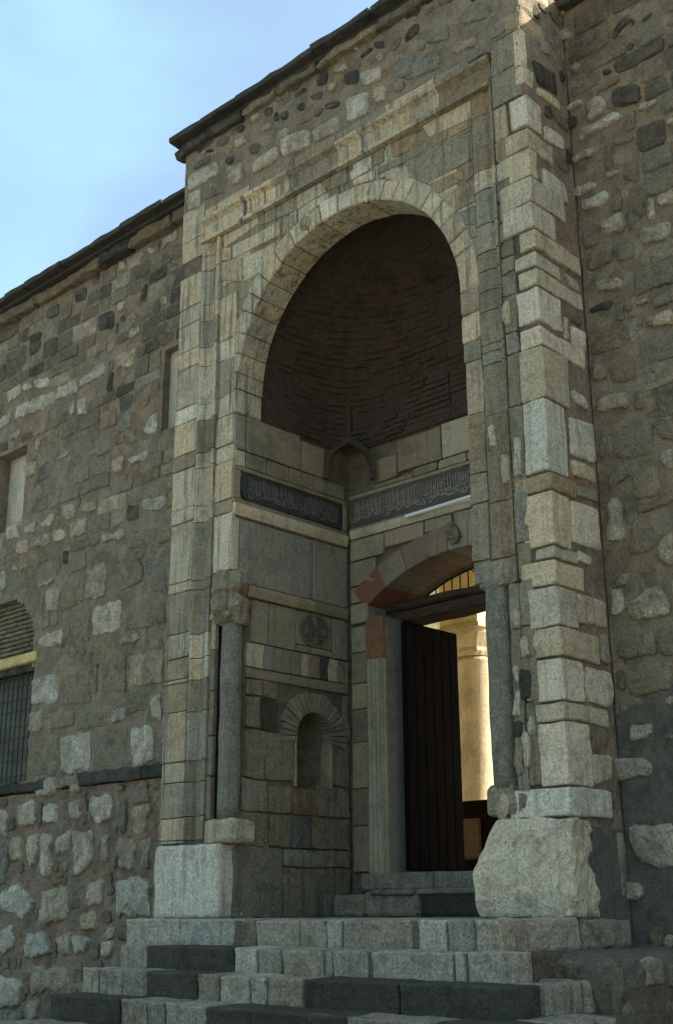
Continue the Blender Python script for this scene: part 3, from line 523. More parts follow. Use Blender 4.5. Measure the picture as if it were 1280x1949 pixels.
def rock_geo(x0, x1, y0, y1, z0, z1, rnd, bev=0.012, jit=0.004, extra=0.35, shape=None):
    """a block with worn arrises; extra = spacing of added loops"""
    def cuts(L):
        b = min(bev * 2.0, L * 0.3)
        k = max(1, int((L - 2 * b) / extra))
        return [0.0, b] + [b + (L - 2 * b) * i / k for i in range(1, k)] + [L - b, L]
    cx, cy, cz = cuts(x1 - x0), cuts(y1 - y0), cuts(z1 - z0)
    nx, ny, nz = len(cx) - 1, len(cy) - 1, len(cz) - 1
    idx, vs_ = {}, []
    sd_ = Vector((rnd.uniform(0, 90), rnd.uniform(0, 90), rnd.uniform(0, 90)))
    for i in range(nx + 1):
        for j in range(ny + 1):
            for k in range(nz + 1):
                ex = (i in (0, nx)) + (j in (0, ny)) + (k in (0, nz))
                if ex == 0:
                    continue
                p = [cx[i], cy[j], cz[k]]
                if ex >= 2:
                    s = bev * (0.62 if ex == 2 else (0.85 if rnd.random() < 0.7 else rnd.uniform(1.5, 4.0)))
                    for a, (q, n_) in enumerate(((i, nx), (j, ny), (k, nz))):
                        if q == 0: p[a] += s
                        elif q == n_: p[a] -= s
                v = Vector((x0 + p[0], y0 + p[1], z0 + p[2]))
                v += noise.noise_vector(v * 5 + sd_) * jit * 1.6 + noise.noise_vector(v * 19 + sd_) * jit
                if shape:
                    v = Vector(shape(v))
                idx[(i, j, k)] = len(vs_)
                vs_.append(tuple(v))
    fs = []
    for i in range(nx):
        for j in range(ny):
            for k in (0, nz):
                fs.append((idx[i, j, k], idx[i + 1, j, k], idx[i + 1, j + 1, k], idx[i, j + 1, k]))
    for i in range(nx):
        for k in range(nz):
            for j in (0, ny):
                fs.append((idx[i, j, k], idx[i + 1, j, k], idx[i + 1, j, k + 1], idx[i, j, k + 1]))
    for j in range(ny):
        for k in range(nz):
            for i in (0, nx):
                fs.append((idx[i, j, k], idx[i, j + 1, k], idx[i, j + 1, k + 1], idx[i, j, k + 1]))
    return vs_, fs

def rock(name, x0, x1, y0, y1, z0, z1, rnd, mat, parent, color, bev=0.012, jit=0.004, extra=0.35, shape=None):
    v, f = rock_geo(x0, x1, y0, y1, z0, z1, rnd, bev, jit, extra, shape)
    return link_mesh(name, v, f, mat, parent, color)

def bbox(poly, pad=0.0):
    return (min(p[0] for p in poly) - pad, max(p[0] for p in poly) + pad, min(p[1] for p in poly) - pad, max(p[1] for p in poly) + pad)

def hits(b, boxes):
    return any(b[0] < q[1] and b[1] > q[0] and b[2] < q[3] and b[3] > q[2] for q in boxes)

def rough_sheet(name, us, vs2, hole, plane, mat, parent, amp, back):
    """front skin of a wall as a displaced grid; cells for which hole() is true are left open; closed by side strips"""
    idx, V, F = {}, [], []
    for i, u in enumerate(us):
        for j, v in enumerate(vs2):
            q = Vector((u * 3.1, v * 3.1, 7.7))
            d = amp * (noise.noise(q) + 0.6 * noise.noise(q * 3.3) + 0.4 * noise.noise(q * 8.1))
            idx[i, j] = len(V)
            V.append(plane(u, v, d))
    keep = {(i, j): not hole((us[i] + us[i + 1]) / 2, (vs2[j] + vs2[j + 1]) / 2) for i in range(len(us) - 1) for j in range(len(vs2) - 1)}
    bk = {}
    def bv(i, j):
        if (i, j) not in bk:
            bk[i, j] = len(V)
            V.append(plane(us[i], vs2[j], -back))
        return bk[i, j]
    for (i, j), ok in keep.items():
        if not ok:
            continue
        F.append((idx[i, j], idx[i + 1, j], idx[i + 1, j + 1], idx[i, j + 1]))
        for (a, b, n_) in (((i, j), (i + 1, j), (i, j - 1)), ((i + 1, j), (i + 1, j + 1), (i + 1, j)),
                           ((i + 1, j + 1), (i, j + 1), (i, j + 1)), ((i, j + 1), (i, j), (i - 1, j))):
            if not keep.get(n_, False):
                F.append((idx[b], idx[a], bv(*a), bv(*b)))
    return link_mesh(name, V, F, mat, parent, recalc=True)

def frange(a, b, step, extra=()):
    n = max(1, int(math.ceil((b - a) / step)))
    s = {round(a + (b - a) * i / n, 4) for i in range(n + 1)}
    for e in extra:
        if a < e < b:
            s = {x for x in s if abs(x - e) > step * 0.35 or x in (round(a, 4), round(b, 4))}
            s.add(round(e, 4))
    return sorted(s)

# ------------------------------------------------------------------ ground
def ground_z(x, y):
    x = max(-14.0, min(12.0, x)); y = max(-14.0, min(1.6, y))
    return -0.62 + 0.055 * (x - 0.3) + 0.085 * (y - 0.72)

def build_ground():
    xs = [-600, -200, -60, -30] + [x * 0.75 for x in range(-22, 18)] + [20, 60, 200, 600]
    ys = [-600, -200, -60, -30] + [y * 0.75 for y in range(-20, 4)] + [8, 30, 90, 300, 600]
    V = [(x, y, ground_z(x, y) + 0.012 * noise.noise(Vector((x, y, 0)))) for x in xs for y in ys]
    n = len(ys)
    F = [(i * n + j, (i + 1) * n + j, (i + 1) * n + j + 1, i * n + j + 1) for i in range(len(xs) - 1) for j in range(n - 1)]
    g = link_mesh('ground', V, F, M_PAVE)
    g['kind'] = 'structure'
build_ground()

# ------------------------------------------------------------------ stair
STEPC = {'w': (0.46, 0.43, 0.335), 'l': (0.36, 0.33, 0.245), 'g': (0.23, 0.215, 0.165), 'k': (0.080, 0.080, 0.060), 'o': (0.16, 0.125, 0.085)}
def build_stair():
    rnd = random.Random(11)
    st = thing('stone_stair', (-1.8, -1.6, -1.2), 'worn stone steps of pale and black blocks leading up to the portal', 'steps')
    nst = len(STEP_Z)
    for k in range(nst):
        z1 = STEP_Z[k]
        z0 = STEP_Z[k + 1] - 0.02 if k + 1 < nst else -1.75
        yf, xr = STEP_Y[k], STEP_X[k]
        xl = -3.86 if k == 0 else -3.66
        front = STEP_FRONT[k] if k < len(STEP_FRONT) else []
        if not front:
            x = xl
            while x < xr - 0.1:
                w = rnd.uniform(0.3, 0.9)
                front.append((rnd.choice('lkgw'), x, min(x + w - 0.01, xr)))
                x += w
        m = MB()
        inner = 0.30
        m.box(xl + 0.03, xr - 0.03, yf + 0.028, (WALL_Y + 0.05) if k < 3 else -0.25, z0 - (0.05 if k < nst - 1 else 0), z1 - 0.012)
        step = m.build('step', M_JOINT, st)
        def sag(v, xl=xl, xr=xr, yf=yf, z1=z1, k=k):
            t = (v.x - xl) / (xr - xl)
            edge = max(0.0, 1 - (v.y - yf) / 0.3)
            dip = 0.014 * math.exp(-((t - 0.55) / 0.28) ** 2) if v.z > z1 - 0.06 else 0
            under = 0.010 * max(0.0, min(1.0, (z1 - 0.045 - v.z) / 0.03)) if v.y < yf + 0.1 else 0.0      # worn, slightly overhanging nosing
            return (v.x, v.y + under + 0.006 * noise.noise(Vector((v.x * 2.3, k, 0))), v.z - dip * edge)
        for i, (c, a, b) in enumerate(front):
            a = max(a, xl)
            b = min(b, xr)
            if i + 1 == len(front):
                b = xr
            if b - a < 0.03:
                continue
            rock('tread_block', a + 0.002, b - 0.002, yf + rnd.uniform(-0.004, 0.004), yf + inner, z0, z1 + rnd.uniform(-0.002, 0.002), rnd, M_STEP, step, tint(STEPC[c], rnd),
                 bev=0.006, jit=0.004 if c in 'kg' else 0.006, extra=0.05, shape=sag)
        side = STEP_SIDE[k] if k < len(STEP_SIDE) else []
        for (c, a, b) in side:
            a = max(a, yf + inner + 0.005)
            if b - a < 0.05:
                continue
            rock('tread_block', xr - 0.3, xr + rnd.uniform(-0.008, 0.008), a + 0.004, b - 0.004, z0, z1 + rnd.uniform(-0.006, 0.004), rnd, M_STEP, step, tint(STEPC['l' if c == 'g' else c], rnd), bev=0.014, jit=0.010, extra=0.08)
    # paving of the landing
    y = -0.595
    while y < 1.3:
        h = rnd.uniform(0.35, 0.5)
        x = -3.62
        while x < -0.1:
            w = rnd.uniform(0.5, 1.0)
            x2 = min(x + w, -0.29)
            if x2 - x > 0.1:
                rock('paving_slab', x + 0.004, x2 - 0.004, y + 0.004, y + h - 0.004, -0.06, rnd.uniform(-0.004, 0.004), rnd, M_STEP, st, tint('g', rnd, 0.2), bev=0.008, jit=0.003, extra=0.3)
            x += w
        y += h
    # rubble abutment at the right-hand end of the lower steps
    ab = MB()
    vv, ff = rock_geo(0.03, 0.62, -0.62, 0.74, -0.95, -0.21, rnd, 0.05, 0.03, 0.12)
    ab.add(vv, ff)
    abut = ab.build('abutment', M_JOINT, st)
    pl = P_SIDE(0.60)
    for (c, y0, y1, z0, z1) in (('g', -0.55, -0.28, -0.42, -0.25), ('l', -0.24, 0.04, -0.40, -0.24), ('g', 0.1, 0.4, -0.45, -0.28), ('g', -0.5, -0.2, -0.66, -0.47), ('o', 0.0, 0.25, -0.68, -0.5)):
        pillow('stone', pl, [(y0, z0), (y1, z0), (y1, z1), (y0, z1)], rnd, M_RUBBLE, abut, tint(c, rnd), proud=0.03)
    pf = P_FRONT(-0.60)
    for (c, x0, x1, z0, z1) in (('o', 0.1, 0.35, -0.38, -0.24), ('g', 0.38, 0.58, -0.42, -0.26)):
        pillow('stone', pf, [(x0, z0), (x1, z0), (x1, z1), (x0, z1)], rnd, M_RUBBLE, abut, tint(c, rnd), proud=0.03)
build_stair()

# ------------------------------------------------------------------ flanking walls
def fill_rubble(rnd, plane, parent, x0, x1, z0, z1, avoid, pick, hrange=(0.13, 0.30), wrange=(0.16, 0.5), skip=0.25, proud=(0.008, 0.02), jit=0.02, limit=240):
    made = 0
    z = z0
    while z < z1 - 0.08 and made < limit:
        h = min(rnd.uniform(*hrange), z1 - z)
        x = x0 + rnd.uniform(0, 0.2)
        while x < x1 - 0.08 and made < limit:
            w = rnd.uniform(*wrange)
            x2 = min(x + w, x1)
            zz0 = z + rnd.uniform(0.0, 0.03); zz1 = z + h - rnd.uniform(0.0, 0.04)
            bb = (x + 0.01, x2 - 0.02, zz0, zz1)
            if rnd.random() > skip and x2 - x > 0.1 and not hits(bb, avoid):
                s = rnd.uniform(-0.02, 0.02)
                pillow('stone', plane, [(bb[0], zz0 + s), (bb[1], zz0 - s), (bb[1] - rnd.uniform(0, .03), zz1 - s), (bb[0] + rnd.uniform(0, .03), zz1 + s)], rnd, M_RUBBLE, parent,
                       tint(pick(x, z, rnd), rnd, 0.16), proud=rnd.uniform(*proud), jit=jit)
                made += 1
            x = x2
        z += h
    return made

def build_left_wall():
    rnd = random.Random(21)
    X0, X1 = -12.5, X_LEFT + 0.05
    top = 8.12
    wall = thing('flank_wall', (-8.5, 1.1, -1.3), 'long brown rubble wall with a grilled window and two plastered-up openings', 'wall')
    pl = P_FRONT(WALL_Y)
    holes = [(-9.36, -8.64, 4.90, 6.05), (-5.76, -5.30, 5.42, 6.46), (-9.60, -8.09, 1.56, 2.95)]
    def tymp(x, z):
        return 2.95 <= z and ((x + 8.845) / 0.72) ** 2 + (max(0, z - 3.2) / 0.72) ** 2 < 1 and abs(x + 8.845) < 0.72
    def hole(x, z):
        return any(h[0] < x < h[1] and h[2] < z < h[3] for h in holes) or tymp(x, z)
    us = frange(X0, X1, 0.12, [v for h in holes for v in h[:2]] + [-9.55 + 0.045 * i for i in range(32)])
    zs = frange(1.52, top, 0.12, [v for h in holes for v in h[2:]] + [3.0 + 0.045 * i for i in range(22)])
    core = rough_sheet('masonry', us, zs, hole, pl, M_MORTAR, wall, 0.010, 0.22)
    back = MB()
    back.box(X0, X1, WALL_Y + 0.225, WALL_Y + 0.9, -1.9, top)
    back.build('backing', M_MORTAR, wall)
    lower = rough_sheet('footing', frange(X0, X1, 0.11), frange(-1.9, 1.40, 0.11), lambda x, z: False, P_FRONT(WALL_Y - 0.05), M_MORTAR_RED, wall, 0.034, 0.3)
    # ledge between footing and wall
    x = X0
    while x < X1:
        w = rnd.uniform(0.5, 1.2)
        x2 = min(x + w, X1)
        rock('ledge_stone', x + 0.004, x2 - 0.004, WALL_Y - 0.10 + rnd.uniform(-0.015, 0.015), WALL_Y + 0.2, 1.42, 1.545 + rnd.uniform(-0.012, 0.01), rnd, M_STEP, wall, tint('d' if rnd.random() < 0.7 else 'g', rnd), bev=0.010, jit=0.018, extra=0.10)
        x = x2
    boxes = []
    for c, p in LEFT_STONES:
        pillow('stone', pl, p, rnd, M_PALE if c in 'wl' else M_RUBBLE, core, tint(c, rnd), proud=0.012 if c in 'tgd' else 0.018, jit=0.026 if c in 'wl' else 0.014, step=0.06)
        boxes.append(bbox(p, 0.02))
    avoid = boxes + [(h[0] - 0.05, h[1] + 0.05, h[2] - 0.05, h[3] + 0.05) for h in holes] + [(-9.62, -8.08, 2.8, 4.0)]
    def pick(x, z, r):
        q = r.random()
        if z > 6.6:
            return 'd2' if q < 0.38 else ('t' if q < 0.92 else 'l')
        if z > 5.6:
            return 'd2' if q < 0.14 else ('t' if q < 0.92 else 'l')
        return 't' if q < 0.72 else ('g' if q < 0.92 else 'l')
    dim = lambda x, z, r: scaled(pick(x, z, r), r.uniform(0.88, 1.22) if z < 6.0 else r.uniform(0.66, 1.0))
    pack_rubble(rnd, pl, core, X0 + 0.1, X1 - 0.02, 1.56, top - 0.06, avoid, dim, (0.15, 0.27), (0.22, 0.58), (0.004, 0.016), 150, joint=0.009)
    boxes = []
    p2 = P_FRONT(WALL_Y - 0.05)
    for c, p in LEFT_BASE_STONES:
        pillow('stone', p2, p, rnd, M_PALE if c in 'wl' else M_RUBBLE, lower, tint(c, rnd), proud=0.036, sink=0.06, jit=0.030, step=0.06)
        boxes.append(bbox(p, 0.03))
    pack_rubble(rnd, p2, lower, X0 + 0.1, X1, -1.6, 1.38, boxes, lambda x, z, r: scaled(r.choice('tgtto'), r.uniform(0.7, 1.0)), (0.10, 0.20), (0.12, 0.30), (0.004, 0.03), 40, jit=0.02)
    # eaves
    ev = MB()
    ev.box(X0, X1, 0.55, 1.75, top + 0.12, top + 0.165)
    cor = ev.build('cornice', M_EAVE, wall)
    x = X0
    while x < X1:
        w = rnd.uniform(0.45, 0.95)
        x2 = min(x + w, X1 - 0.01)
        rock('eave_slab', x + 0.004, x2 - 0.004, 0.44 + rnd.uniform(-0.015, 0.015), 1.5, top + 0.168, top + 0.235 + rnd.uniform(0, 0.014), rnd, M_EAVE, cor, (0, 0, 0, 1), bev=0.006, jit=0.012, extra=0.12)
        c = 'o' if rnd.random() < 0.3 else ('t' if rnd.random() < 0.5 else 'd')
        if c != 'd':
            c = tuple(v * 0.7 for v in PAL[c])
        rock('eave_corbel_stone', x + 0.004, x2 - 0.004, 0.60 + rnd.uniform(-0.02, 0.02), 1.2, top - 0.03, top + 0.118, rnd, M_RUBBLE, cor, tint(c, rnd), bev=0.010, jit=0.022, extra=0.09)
        x += w
    # blocked openings
    for (a, b, z0, z1), d in ((holes[0], 0.20), (holes[1], 0.10)):
        m = MB()
        m.box(a - 0.05, b + 0.05, WALL_Y + d, WALL_Y + 0.224, z0 - 0.05, z1 + 0.05)
        op = m.build('blocked_window', M_PLASTER, wall)
    # grilled window
    a, b, z0, z1 = holes[2]
    m = MB()
    m.box(a, b, WALL_Y + 0.19, WALL_Y + 0.224, z0 - 0.02, z1 + 0.02)
    win = m.build('window', M_PANE, wall)
    nb = 14
    for i in range(nb):
        x = a + 0.06 + (b - a - 0.1) * i / (nb - 1)
        g = MB(); g.tube([(x, WALL_Y + 0.085, z0), (x, WALL_Y + 0.085, z1)], 0.0085, 6)
        g.build('grille_bar', M_GRILLE, win)
    for z in [z0 + 0.10 + 0.155 * i + rnd.uniform(-0.025, 0.025) for i in range(9)]:
        g = MB(); g.tube([(a, WALL_Y + 0.07, z), (b, WALL_Y + 0.07, z + rnd.uniform(-0.012, 0.012))], 0.0065, 6)
        g.build('grille_bar', M_GRILLE, win)
    rock('lintel', a + 0.0, b + 0.06, WALL_Y - 0.035, WALL_Y + 0.2, z1 + 0.06, z1 + 0.19, rnd, M_LINTEL, wall, (0, 0, 0, 1), bev=0.012, jit=0.004)
    rock('lintel', a - 0.02, b + 0.03, WALL_Y + 0.03, WALL_Y + 0.21, z1 - 0.03, z1 + 0.055, rnd, M_RUBBLE, wall, tint('d', rnd), bev=0.012, jit=0.006)
    # brick tympanum, courses sloping a little
    ty = MB()
    ty.box(-9.60, -8.10, WALL_Y + 0.13, WALL_Y + 0.224, z1 + 0.192, 3.98)
    tb = ty.build('tympanum', M_JOINT, wall)
    z = z1 + 0.20
    while z < 3.92:
        half = 0.74 * math.sqrt(max(0, 1 - (max(0, z - 3.2) / 0.74) ** 2)) if z > 3.2 else 0.74
        x = -8.845 - half
        while x < -8.845 + half - 0.04:
            x2 = min(x + rnd.uniform(0.18, 0.3), -8.845 + half)
            rock('brick', x + 0.004, x2 - 0.003, WALL_Y + 0.085 + rnd.uniform(0, 0.015), WALL_Y + 0.14, z, z + 0.042, rnd, M_RUBBLE, tb, tint((0.26, 0.23, 0.15), rnd), bev=0.006, jit=0.003, extra=2)
            x = x2
        z += 0.062
build_left_wall()

def build_right_wall():
    rnd = random.Random(31)
    X0, X1, top = 0.004, 7.5, 7.98
    wall = thing('flank_wall', (3.5, 1.2, -0.6), 'windowless rubble wall with a dark grey cement patch at its foot', 'wall')
    pl = P_FRONT(WALL_Y)
    core = rough_sheet('masonry', frange(X0, X1, 0.12), frange(-1.2, top, 0.12), lambda x, z: False, pl, M_MORTAR, wall, 0.014, 0.22)
    b = MB(); b.box(X0, X1, WALL_Y + 0.225, WALL_Y + 0.9, -1.3, top)
    b.build('backing', M_MORTAR, wall)
    boxes = []
    for c, p in RIGHT_STONES:
        pillow('stone', pl, p, rnd, M_PALE if c in 'wl' else M_RUBBLE, core, tint(c, rnd), proud=0.020 if c in 'tgd' else 0.03, jit=0.014, step=0.06)
        boxes.append(bbox(p, 0.015))
    def pick(x, z, r):
        q = r.random()
        if z > 6.0:
            return tuple(v * 0.9 for v in PAL['d2' if q < 0.42 else 't'])
        return scaled('t' if q < 0.62 else ('g' if q < 0.86 else 'l'), r.uniform(0.82, 1.22))
    pack_rubble(rnd, pl, core, X0 + 0.02, 2.6, 1.45, top - 0.05, boxes, pick, (0.15, 0.28), (0.22, 0.60), (0.008, 0.022), 215, joint=0.010)
    # cement patch
    us = frange(X0 + 0.004, 3.2, 0.035)
    zs = frange(-1.15, 1.25, 0.12, [1.25 + 0.0 * 0]) + [round(1.285 + 0.03 * i, 4) for i in range(15)]
    edge = lambda x: 1.48 + 0.07 * noise.noise(Vector((x * 4, 3, 0))) + 0.03 * noise.noise(Vector((x * 15, 8, 0))) + 0.16 * min(1, max(0, x - 0.05) * 2.2)
    cem = rough_sheet('cement_patch', us, zs, lambda x, z: z > edge(x), P_FRONT(WALL_Y - 0.012), M_CEMENT, wall, 0.006, 0.03)
    p2 = P_FRONT(WALL_Y - 0.012)
    for c, p in CEMENT_STONES:
        pillow('stone', p2, p, rnd, M_PALE if c in 'wl' else M_RUBBLE, cem, tint(c, rnd), proud=0.028, jit=0.016)
    ev = MB(); ev.box(X0, X1, 0.62, 1.75, top + 0.004, top + 0.09)
    ev.build('cornice', M_EAVE, wall)
build_right_wall()

# ------------------------------------------------------------------ portal
def arch_z(x, r, grow=0.0):
    d = r * r - (x - ARCH_C) ** 2
    return ARCH_Z + math.sqrt(d) if d > 0 else ARCH_Z

def build_portal():
    rnd = random.Random(41)
    portal = thing('portal', (-2.3, 1.0, -0.3), 'tall stone portal with round arched niche, carved inscription bands and an open doorway', 'portal')
    # ---- masonry core behind the facing
    m = MB()
    T = PORTAL_TOP
    yb = 2.12
    bL, bR = X_LEFT + 0.03, X_JAMB_L - 0.04
    m.box(bL, -3.95, 0.03, yb, -0.6, 0.82)
    m.box(-3.95, bR, 0.16, yb, -0.6, 0.82)
    NY0, NY1, NZ0, NZ1 = 0.90, 1.42, 1.20, 2.02
    m.box(bL, -3.98, 0.03, yb, 0.82, 2.80)                      # lower jamb, with room for the corner shaft and the wall niche
    m.box(-3.98, bR, 0.22, NY0, 0.82, 2.80)
    m.box(-3.98, bR, NY1, yb, 0.82, 2.80)
    m.box(-3.98, bR, NY0, NY1, 0.82, NZ0)
    m.box(-3.98, bR, NY0, NY1, NZ1, 2.80)
    m.box(bL, bR, 0.03, yb, 2.80, T)
    m.box(-0.62, -0.03, 0.20, yb, -0.6, 2.5)
    m.box(-0.42, -0.03, 0.04, 0.16, -0.6, 2.5)
    m.box(X_JAMB_R + 0.04, -0.03, 0.03, yb, 2.5, T)
    m.box(X_JAMB_R + 0.04, -0.55, yb, 2.5, -0.6, T)
    # front over the arch
    N = 26
    xs = [ARCH_C + (R_IN + 0.06) * math.cos(math.pi * (1 - i / N)) for i in range(N + 1)]
    xs[0], xs[-1] = bR, X_JAMB_R + 0.04
    for i in range(N):
        za, zb = arch_z(xs[i], R_IN + 0.06), arch_z(xs[i + 1], R_IN + 0.06)
        m.prism([(xs[i], za), (xs[i + 1], zb), (xs[i + 1], T), (xs[i], T)], lambda p: (p[0], 0.03, p[1]), lambda p: (p[0], 0.36, p[1]))
    m.box(bR, X_JAMB_R + 0.04, 0.36, yb, 7.05, T)               # mass over the vault
    # back wall round the door
    m.box(bR, -3.192, RECESS + 0.05, yb, -0.6, 2.95)
    m.box(-1.18, X_JAMB_R + 0.04, RECESS + 0.05, yb, -0.6, 2.95)
    m.box(bR, X_JAMB_R + 0.04, RECESS + 0.05, 1.98, -0.6, 0.22)
    SR, SCX, SCZ = 2.12, -2.19, 1.34
    for i in range(14):
        xa = -3.44 + (2 * 1.25) * i / 14; xb = -3.44 + 2.5 * (i + 1) / 14
        za = SCZ + math.sqrt((SR + 0.06) ** 2 - (xa - SCX) ** 2); zb = SCZ + math.sqrt((SR + 0.06) ** 2 - (xb - SCX) ** 2)
        m.prism([(xa, za), (xb, zb), (xb, 7.06), (xa, 7.06)], lambda p: (p[0], RECESS + 0.05, p[1]), lambda p: (p[0], 2.32, p[1]))
    m.box(bR, -3.44, RECESS + 0.05, 2.32, 2.95, 7.06)
    m.box(-0.94, X_JAMB_R + 0.04, RECESS + 0.05, 2.32, 2.95, 7.06)
    core = m.build('masonry_core', M_JOINT, portal)

    # ---- rubble top zone (mortar skin + stones)
    pf = P_FRONT(0.0)
    skin = rough_sheet('rubble_facing', frange(X_LEFT + 0.01, -0.02, 0.10), frange(7.40, T - 0.02, 0.10), lambda x, z: False, P_FRONT(0.004), M_MORTAR, portal, 0.010, 0.024)
    boxes = []
    for c, p in UPPER_STONES:
        pillow('stone', pf, p, rnd, M_PALE if c in 'wl' else M_RUBBLE, skin, tint(c, rnd), proud=0.012 if c in 'gtd' else 0.022, jit=0.012)
        boxes.append(bbox(p, 0.01))
    def pick(x, z, r):
        q = r.random()
        return tuple(v * 0.75 for v in PAL['d' if q < (0.62 if z > 7.8 else 0.3) else ('t' if q < 0.9 else 'g')])
    fill_rubble(rnd, pf, skin, X_LEFT + 0.05, -0.12, 7.46, T - 0.05, boxes, pick, hrange=(0.09, 0.17), wrange=(0.12, 0.34), skip=0.2, proud=(0.006, 0.016), jit=0.014, limit=150)

    # ---- frame strips of the left and right pier
    def strip(zlist, x0, x1, col, mat=M_ASHLAR, skip=(), prof=None, jit=0.003, par=core):
        z = sorted(zlist, reverse=True)
        for i in range(len(z) - 1):
            if i in skip or z[i] - z[i + 1] < 0.03:
                continue
            c = col[i % len(col)]
            if prof is None:
                slab('facing_stone', pf, [(x0, z[i + 1]), (x1, z[i + 1]), (x1, z[i]), (x0, z[i])], rnd, mat, par, tint(c, rnd, 0.12), depth=0.05, proud=rnd.uniform(-0.004, 0.006), jit=jit, gap=0.0045, rel=0.004)
            else:
                mm = MB()
                g = 0.0045
                pts = [(x0 + g + (x1 - x0 - 2 * g) * t, -d) for t, d in prof]
                poly = [(pts[0][0], 0.05)] + pts + [(pts[-1][0], 0.05)]
                j0, j1 = rnd.uniform(-0.004, 0.004), rnd.uniform(-0.004, 0.004)
                mm.prism(poly, lambda p: (p[0], p[1] + j0, z[i + 1] + g), lambda p: (p[0], p[1] + j1, z[i] - g))
                mm.build('moulding_stone', mat, par, tint(c, rnd, 0.12))
    strip(STRIP_A + [0.66], X_LEFT, -4.235, 'llwlllllwlgllllgltltllgl', skip=(2,))
    PROF = [(0, 0.004), (0.10, 0.028), (0.22, 0.028), (0.30, 0.002), (0.40, -0.024), (0.62, -0.024), (0.78, 0.0), (0.86, 0.022), (1.0, 0.022)]
    strip([6.962] + [v for v in STRIP_B if v < 6.9] + [0.66], -4.235, -3.93, 'llllgllltlllgtgllggtgtt', prof=PROF)
    strip([6.9] + STRIP_C[0:1] + STRIP_C, -3.93, X_JAMB_L, 'llllgllllgl', skip=(0, 1))
    # stub of facing between frame and shaft below the capital
    strip([3.19, 2.86, 2.44, 2.05, 1.62, 1.25, 0.86], -3.93, -3.86, 'tlgtgt', mat=M_WORN)
    strip([v for v in STRIP_CR], X_JAMB_R, -0.575, 'tlotgtgt', mat=M_WORN, jit=0.010)
    strip([v for v in STRIP_BR if v < 2.5] + [0.70], -0.44, -0.335, 'gttgtg', mat=M_WORN, jit=0.012)
    strip([6.962, 6.72, 6.40, 6.16] + [v for v in STRIP_BR if v > 2.44], -0.575, -0.335, 'ottlggtgtttgtttgtgttt', mat=M_WORN, jit=0.006,
          prof=[(0, 0.0), (0.25, 0.008), (0.55, 0.004), (0.72, -0.012), (0.84, -0.012), (0.90, 0.016), (1.0, 0.016)])
    strip([7.40, 7.05, 6.72, 6.38, 6.16] + STRIP_AR, -0.335, -0.20, 'gtltltgtttgtgttgtgtgtt', mat=M_WORN, jit=0.010)
    strip([7.40, 7.05, 6.72], -0.335, -0.02, 'tg', mat=M_WORN, jit=0.008)

    # ---- horizontal head of the frame
    xh = [-4.235, -3.60, -3.545, -3.10, -2.90, -2.22, -1.96, -1.72, -0.93, -0.345]
    cols = 'l-lltlllttt'
    PROFH = [(0, 0.010), (0.06, 0.044), (0.17, 0.044), (0.22, 0.016), (0.28, -0.014), (0.66, -0.018), (0.80, 0.010), (0.88, 0.046), (1.0, 0.046)]
    zt, zb_ = 7.30, 6.965
    for i in range(len(xh) - 1):
        if cols[i] == '-':
            continue
        mm = MB()
        poly = [(zt, 0.05)] + [(zt - (zt - zb_) * t, -d) for t, d in PROFH] + [(zb_, 0.05)]
        a, b = xh[i] + 0.003, xh[i + 1] - 0.003
        mm.prism(poly, lambda p: (a, p[1], p[0]), lambda p: (b, p[1], p[0]))
        mm.build('moulding_stone', M_ASHLAR, core, tint(cols[i], rnd, 0.1))
    x = -4.22
    while x < -0.58:
        w = rnd.uniform(0.35, 0.8); x2 = min(x + w, -0.575)
        if x2 - x > 0.08:
            slab('facing_stone', pf, [(x, 7.305), (x2, 7.305), (x2, 7.40), (x, 7.40)], rnd, M_ASHLAR, core, tint(rnd.choice('ltg'), rnd), proud=0.0)
        x += w

    # ---- spandrels
    ps = P_FRONT(0.012)
    boxes = []
    for c, p in SPANDREL_STONES:
        q = []
        for (x, z) in p:                     # keep clear of the arch opening
            d = math.hypot(x - ARCH_C, z - ARCH_Z)
            if z > ARCH_Z and d < R_OUT - 0.05:
                k = (R_OUT - 0.05) / d
                x, z = ARCH_C + (x - ARCH_C) * k, ARCH_Z + (z - ARCH_Z) * k
            q.append((max(-3.925, min(x, -0.58)), min(z, 6.955)))
        slab('facing_stone', ps, q, rnd, M_ASHLAR, core, tint(c, rnd, 0.08), depth=0.017, proud=rnd.uniform(0, 0.006), jit=0.003, gap=0.002, corner=0.004)
        boxes.append(bbox(q, -0.03))
    z = 4.6
    while z < 6.95:
        h = min(rnd.uniform(0.2, 0.34), 6.96 - z)
        for sgn in (-1, 1):
            lim = -3.925 if sgn < 0 else -0.58
            zz = z
            d2 = (R_IN + 0.05) ** 2 - max(0, zz - ARCH_Z) ** 2
            inner = ARCH_C + sgn * math.sqrt(d2) if d2 > 0 else ARCH_C
            a, b = (lim, inner) if sgn < 0 else (inner, lim)
            x = a
            while x < b - 0.05:
                w = rnd.uniform(0.3, 0.6)
                x2 = b if b - (x + w) < 0.18 else x + w
                if True:
                    slab('facing_stone', ps, [(x, z), (x2, z), (x2, z + h), (x, z + h)], rnd, M_ASHLAR, core, tint(rnd.choice('lltlt') if sgn < 0 else rnd.choice('tgtl'), rnd), depth=0.017, proud=-0.008)
                x = x2
        z += h

    # ---- arch ring: voussoirs run through the whole thickness
    ring = MB()
    nn = 40
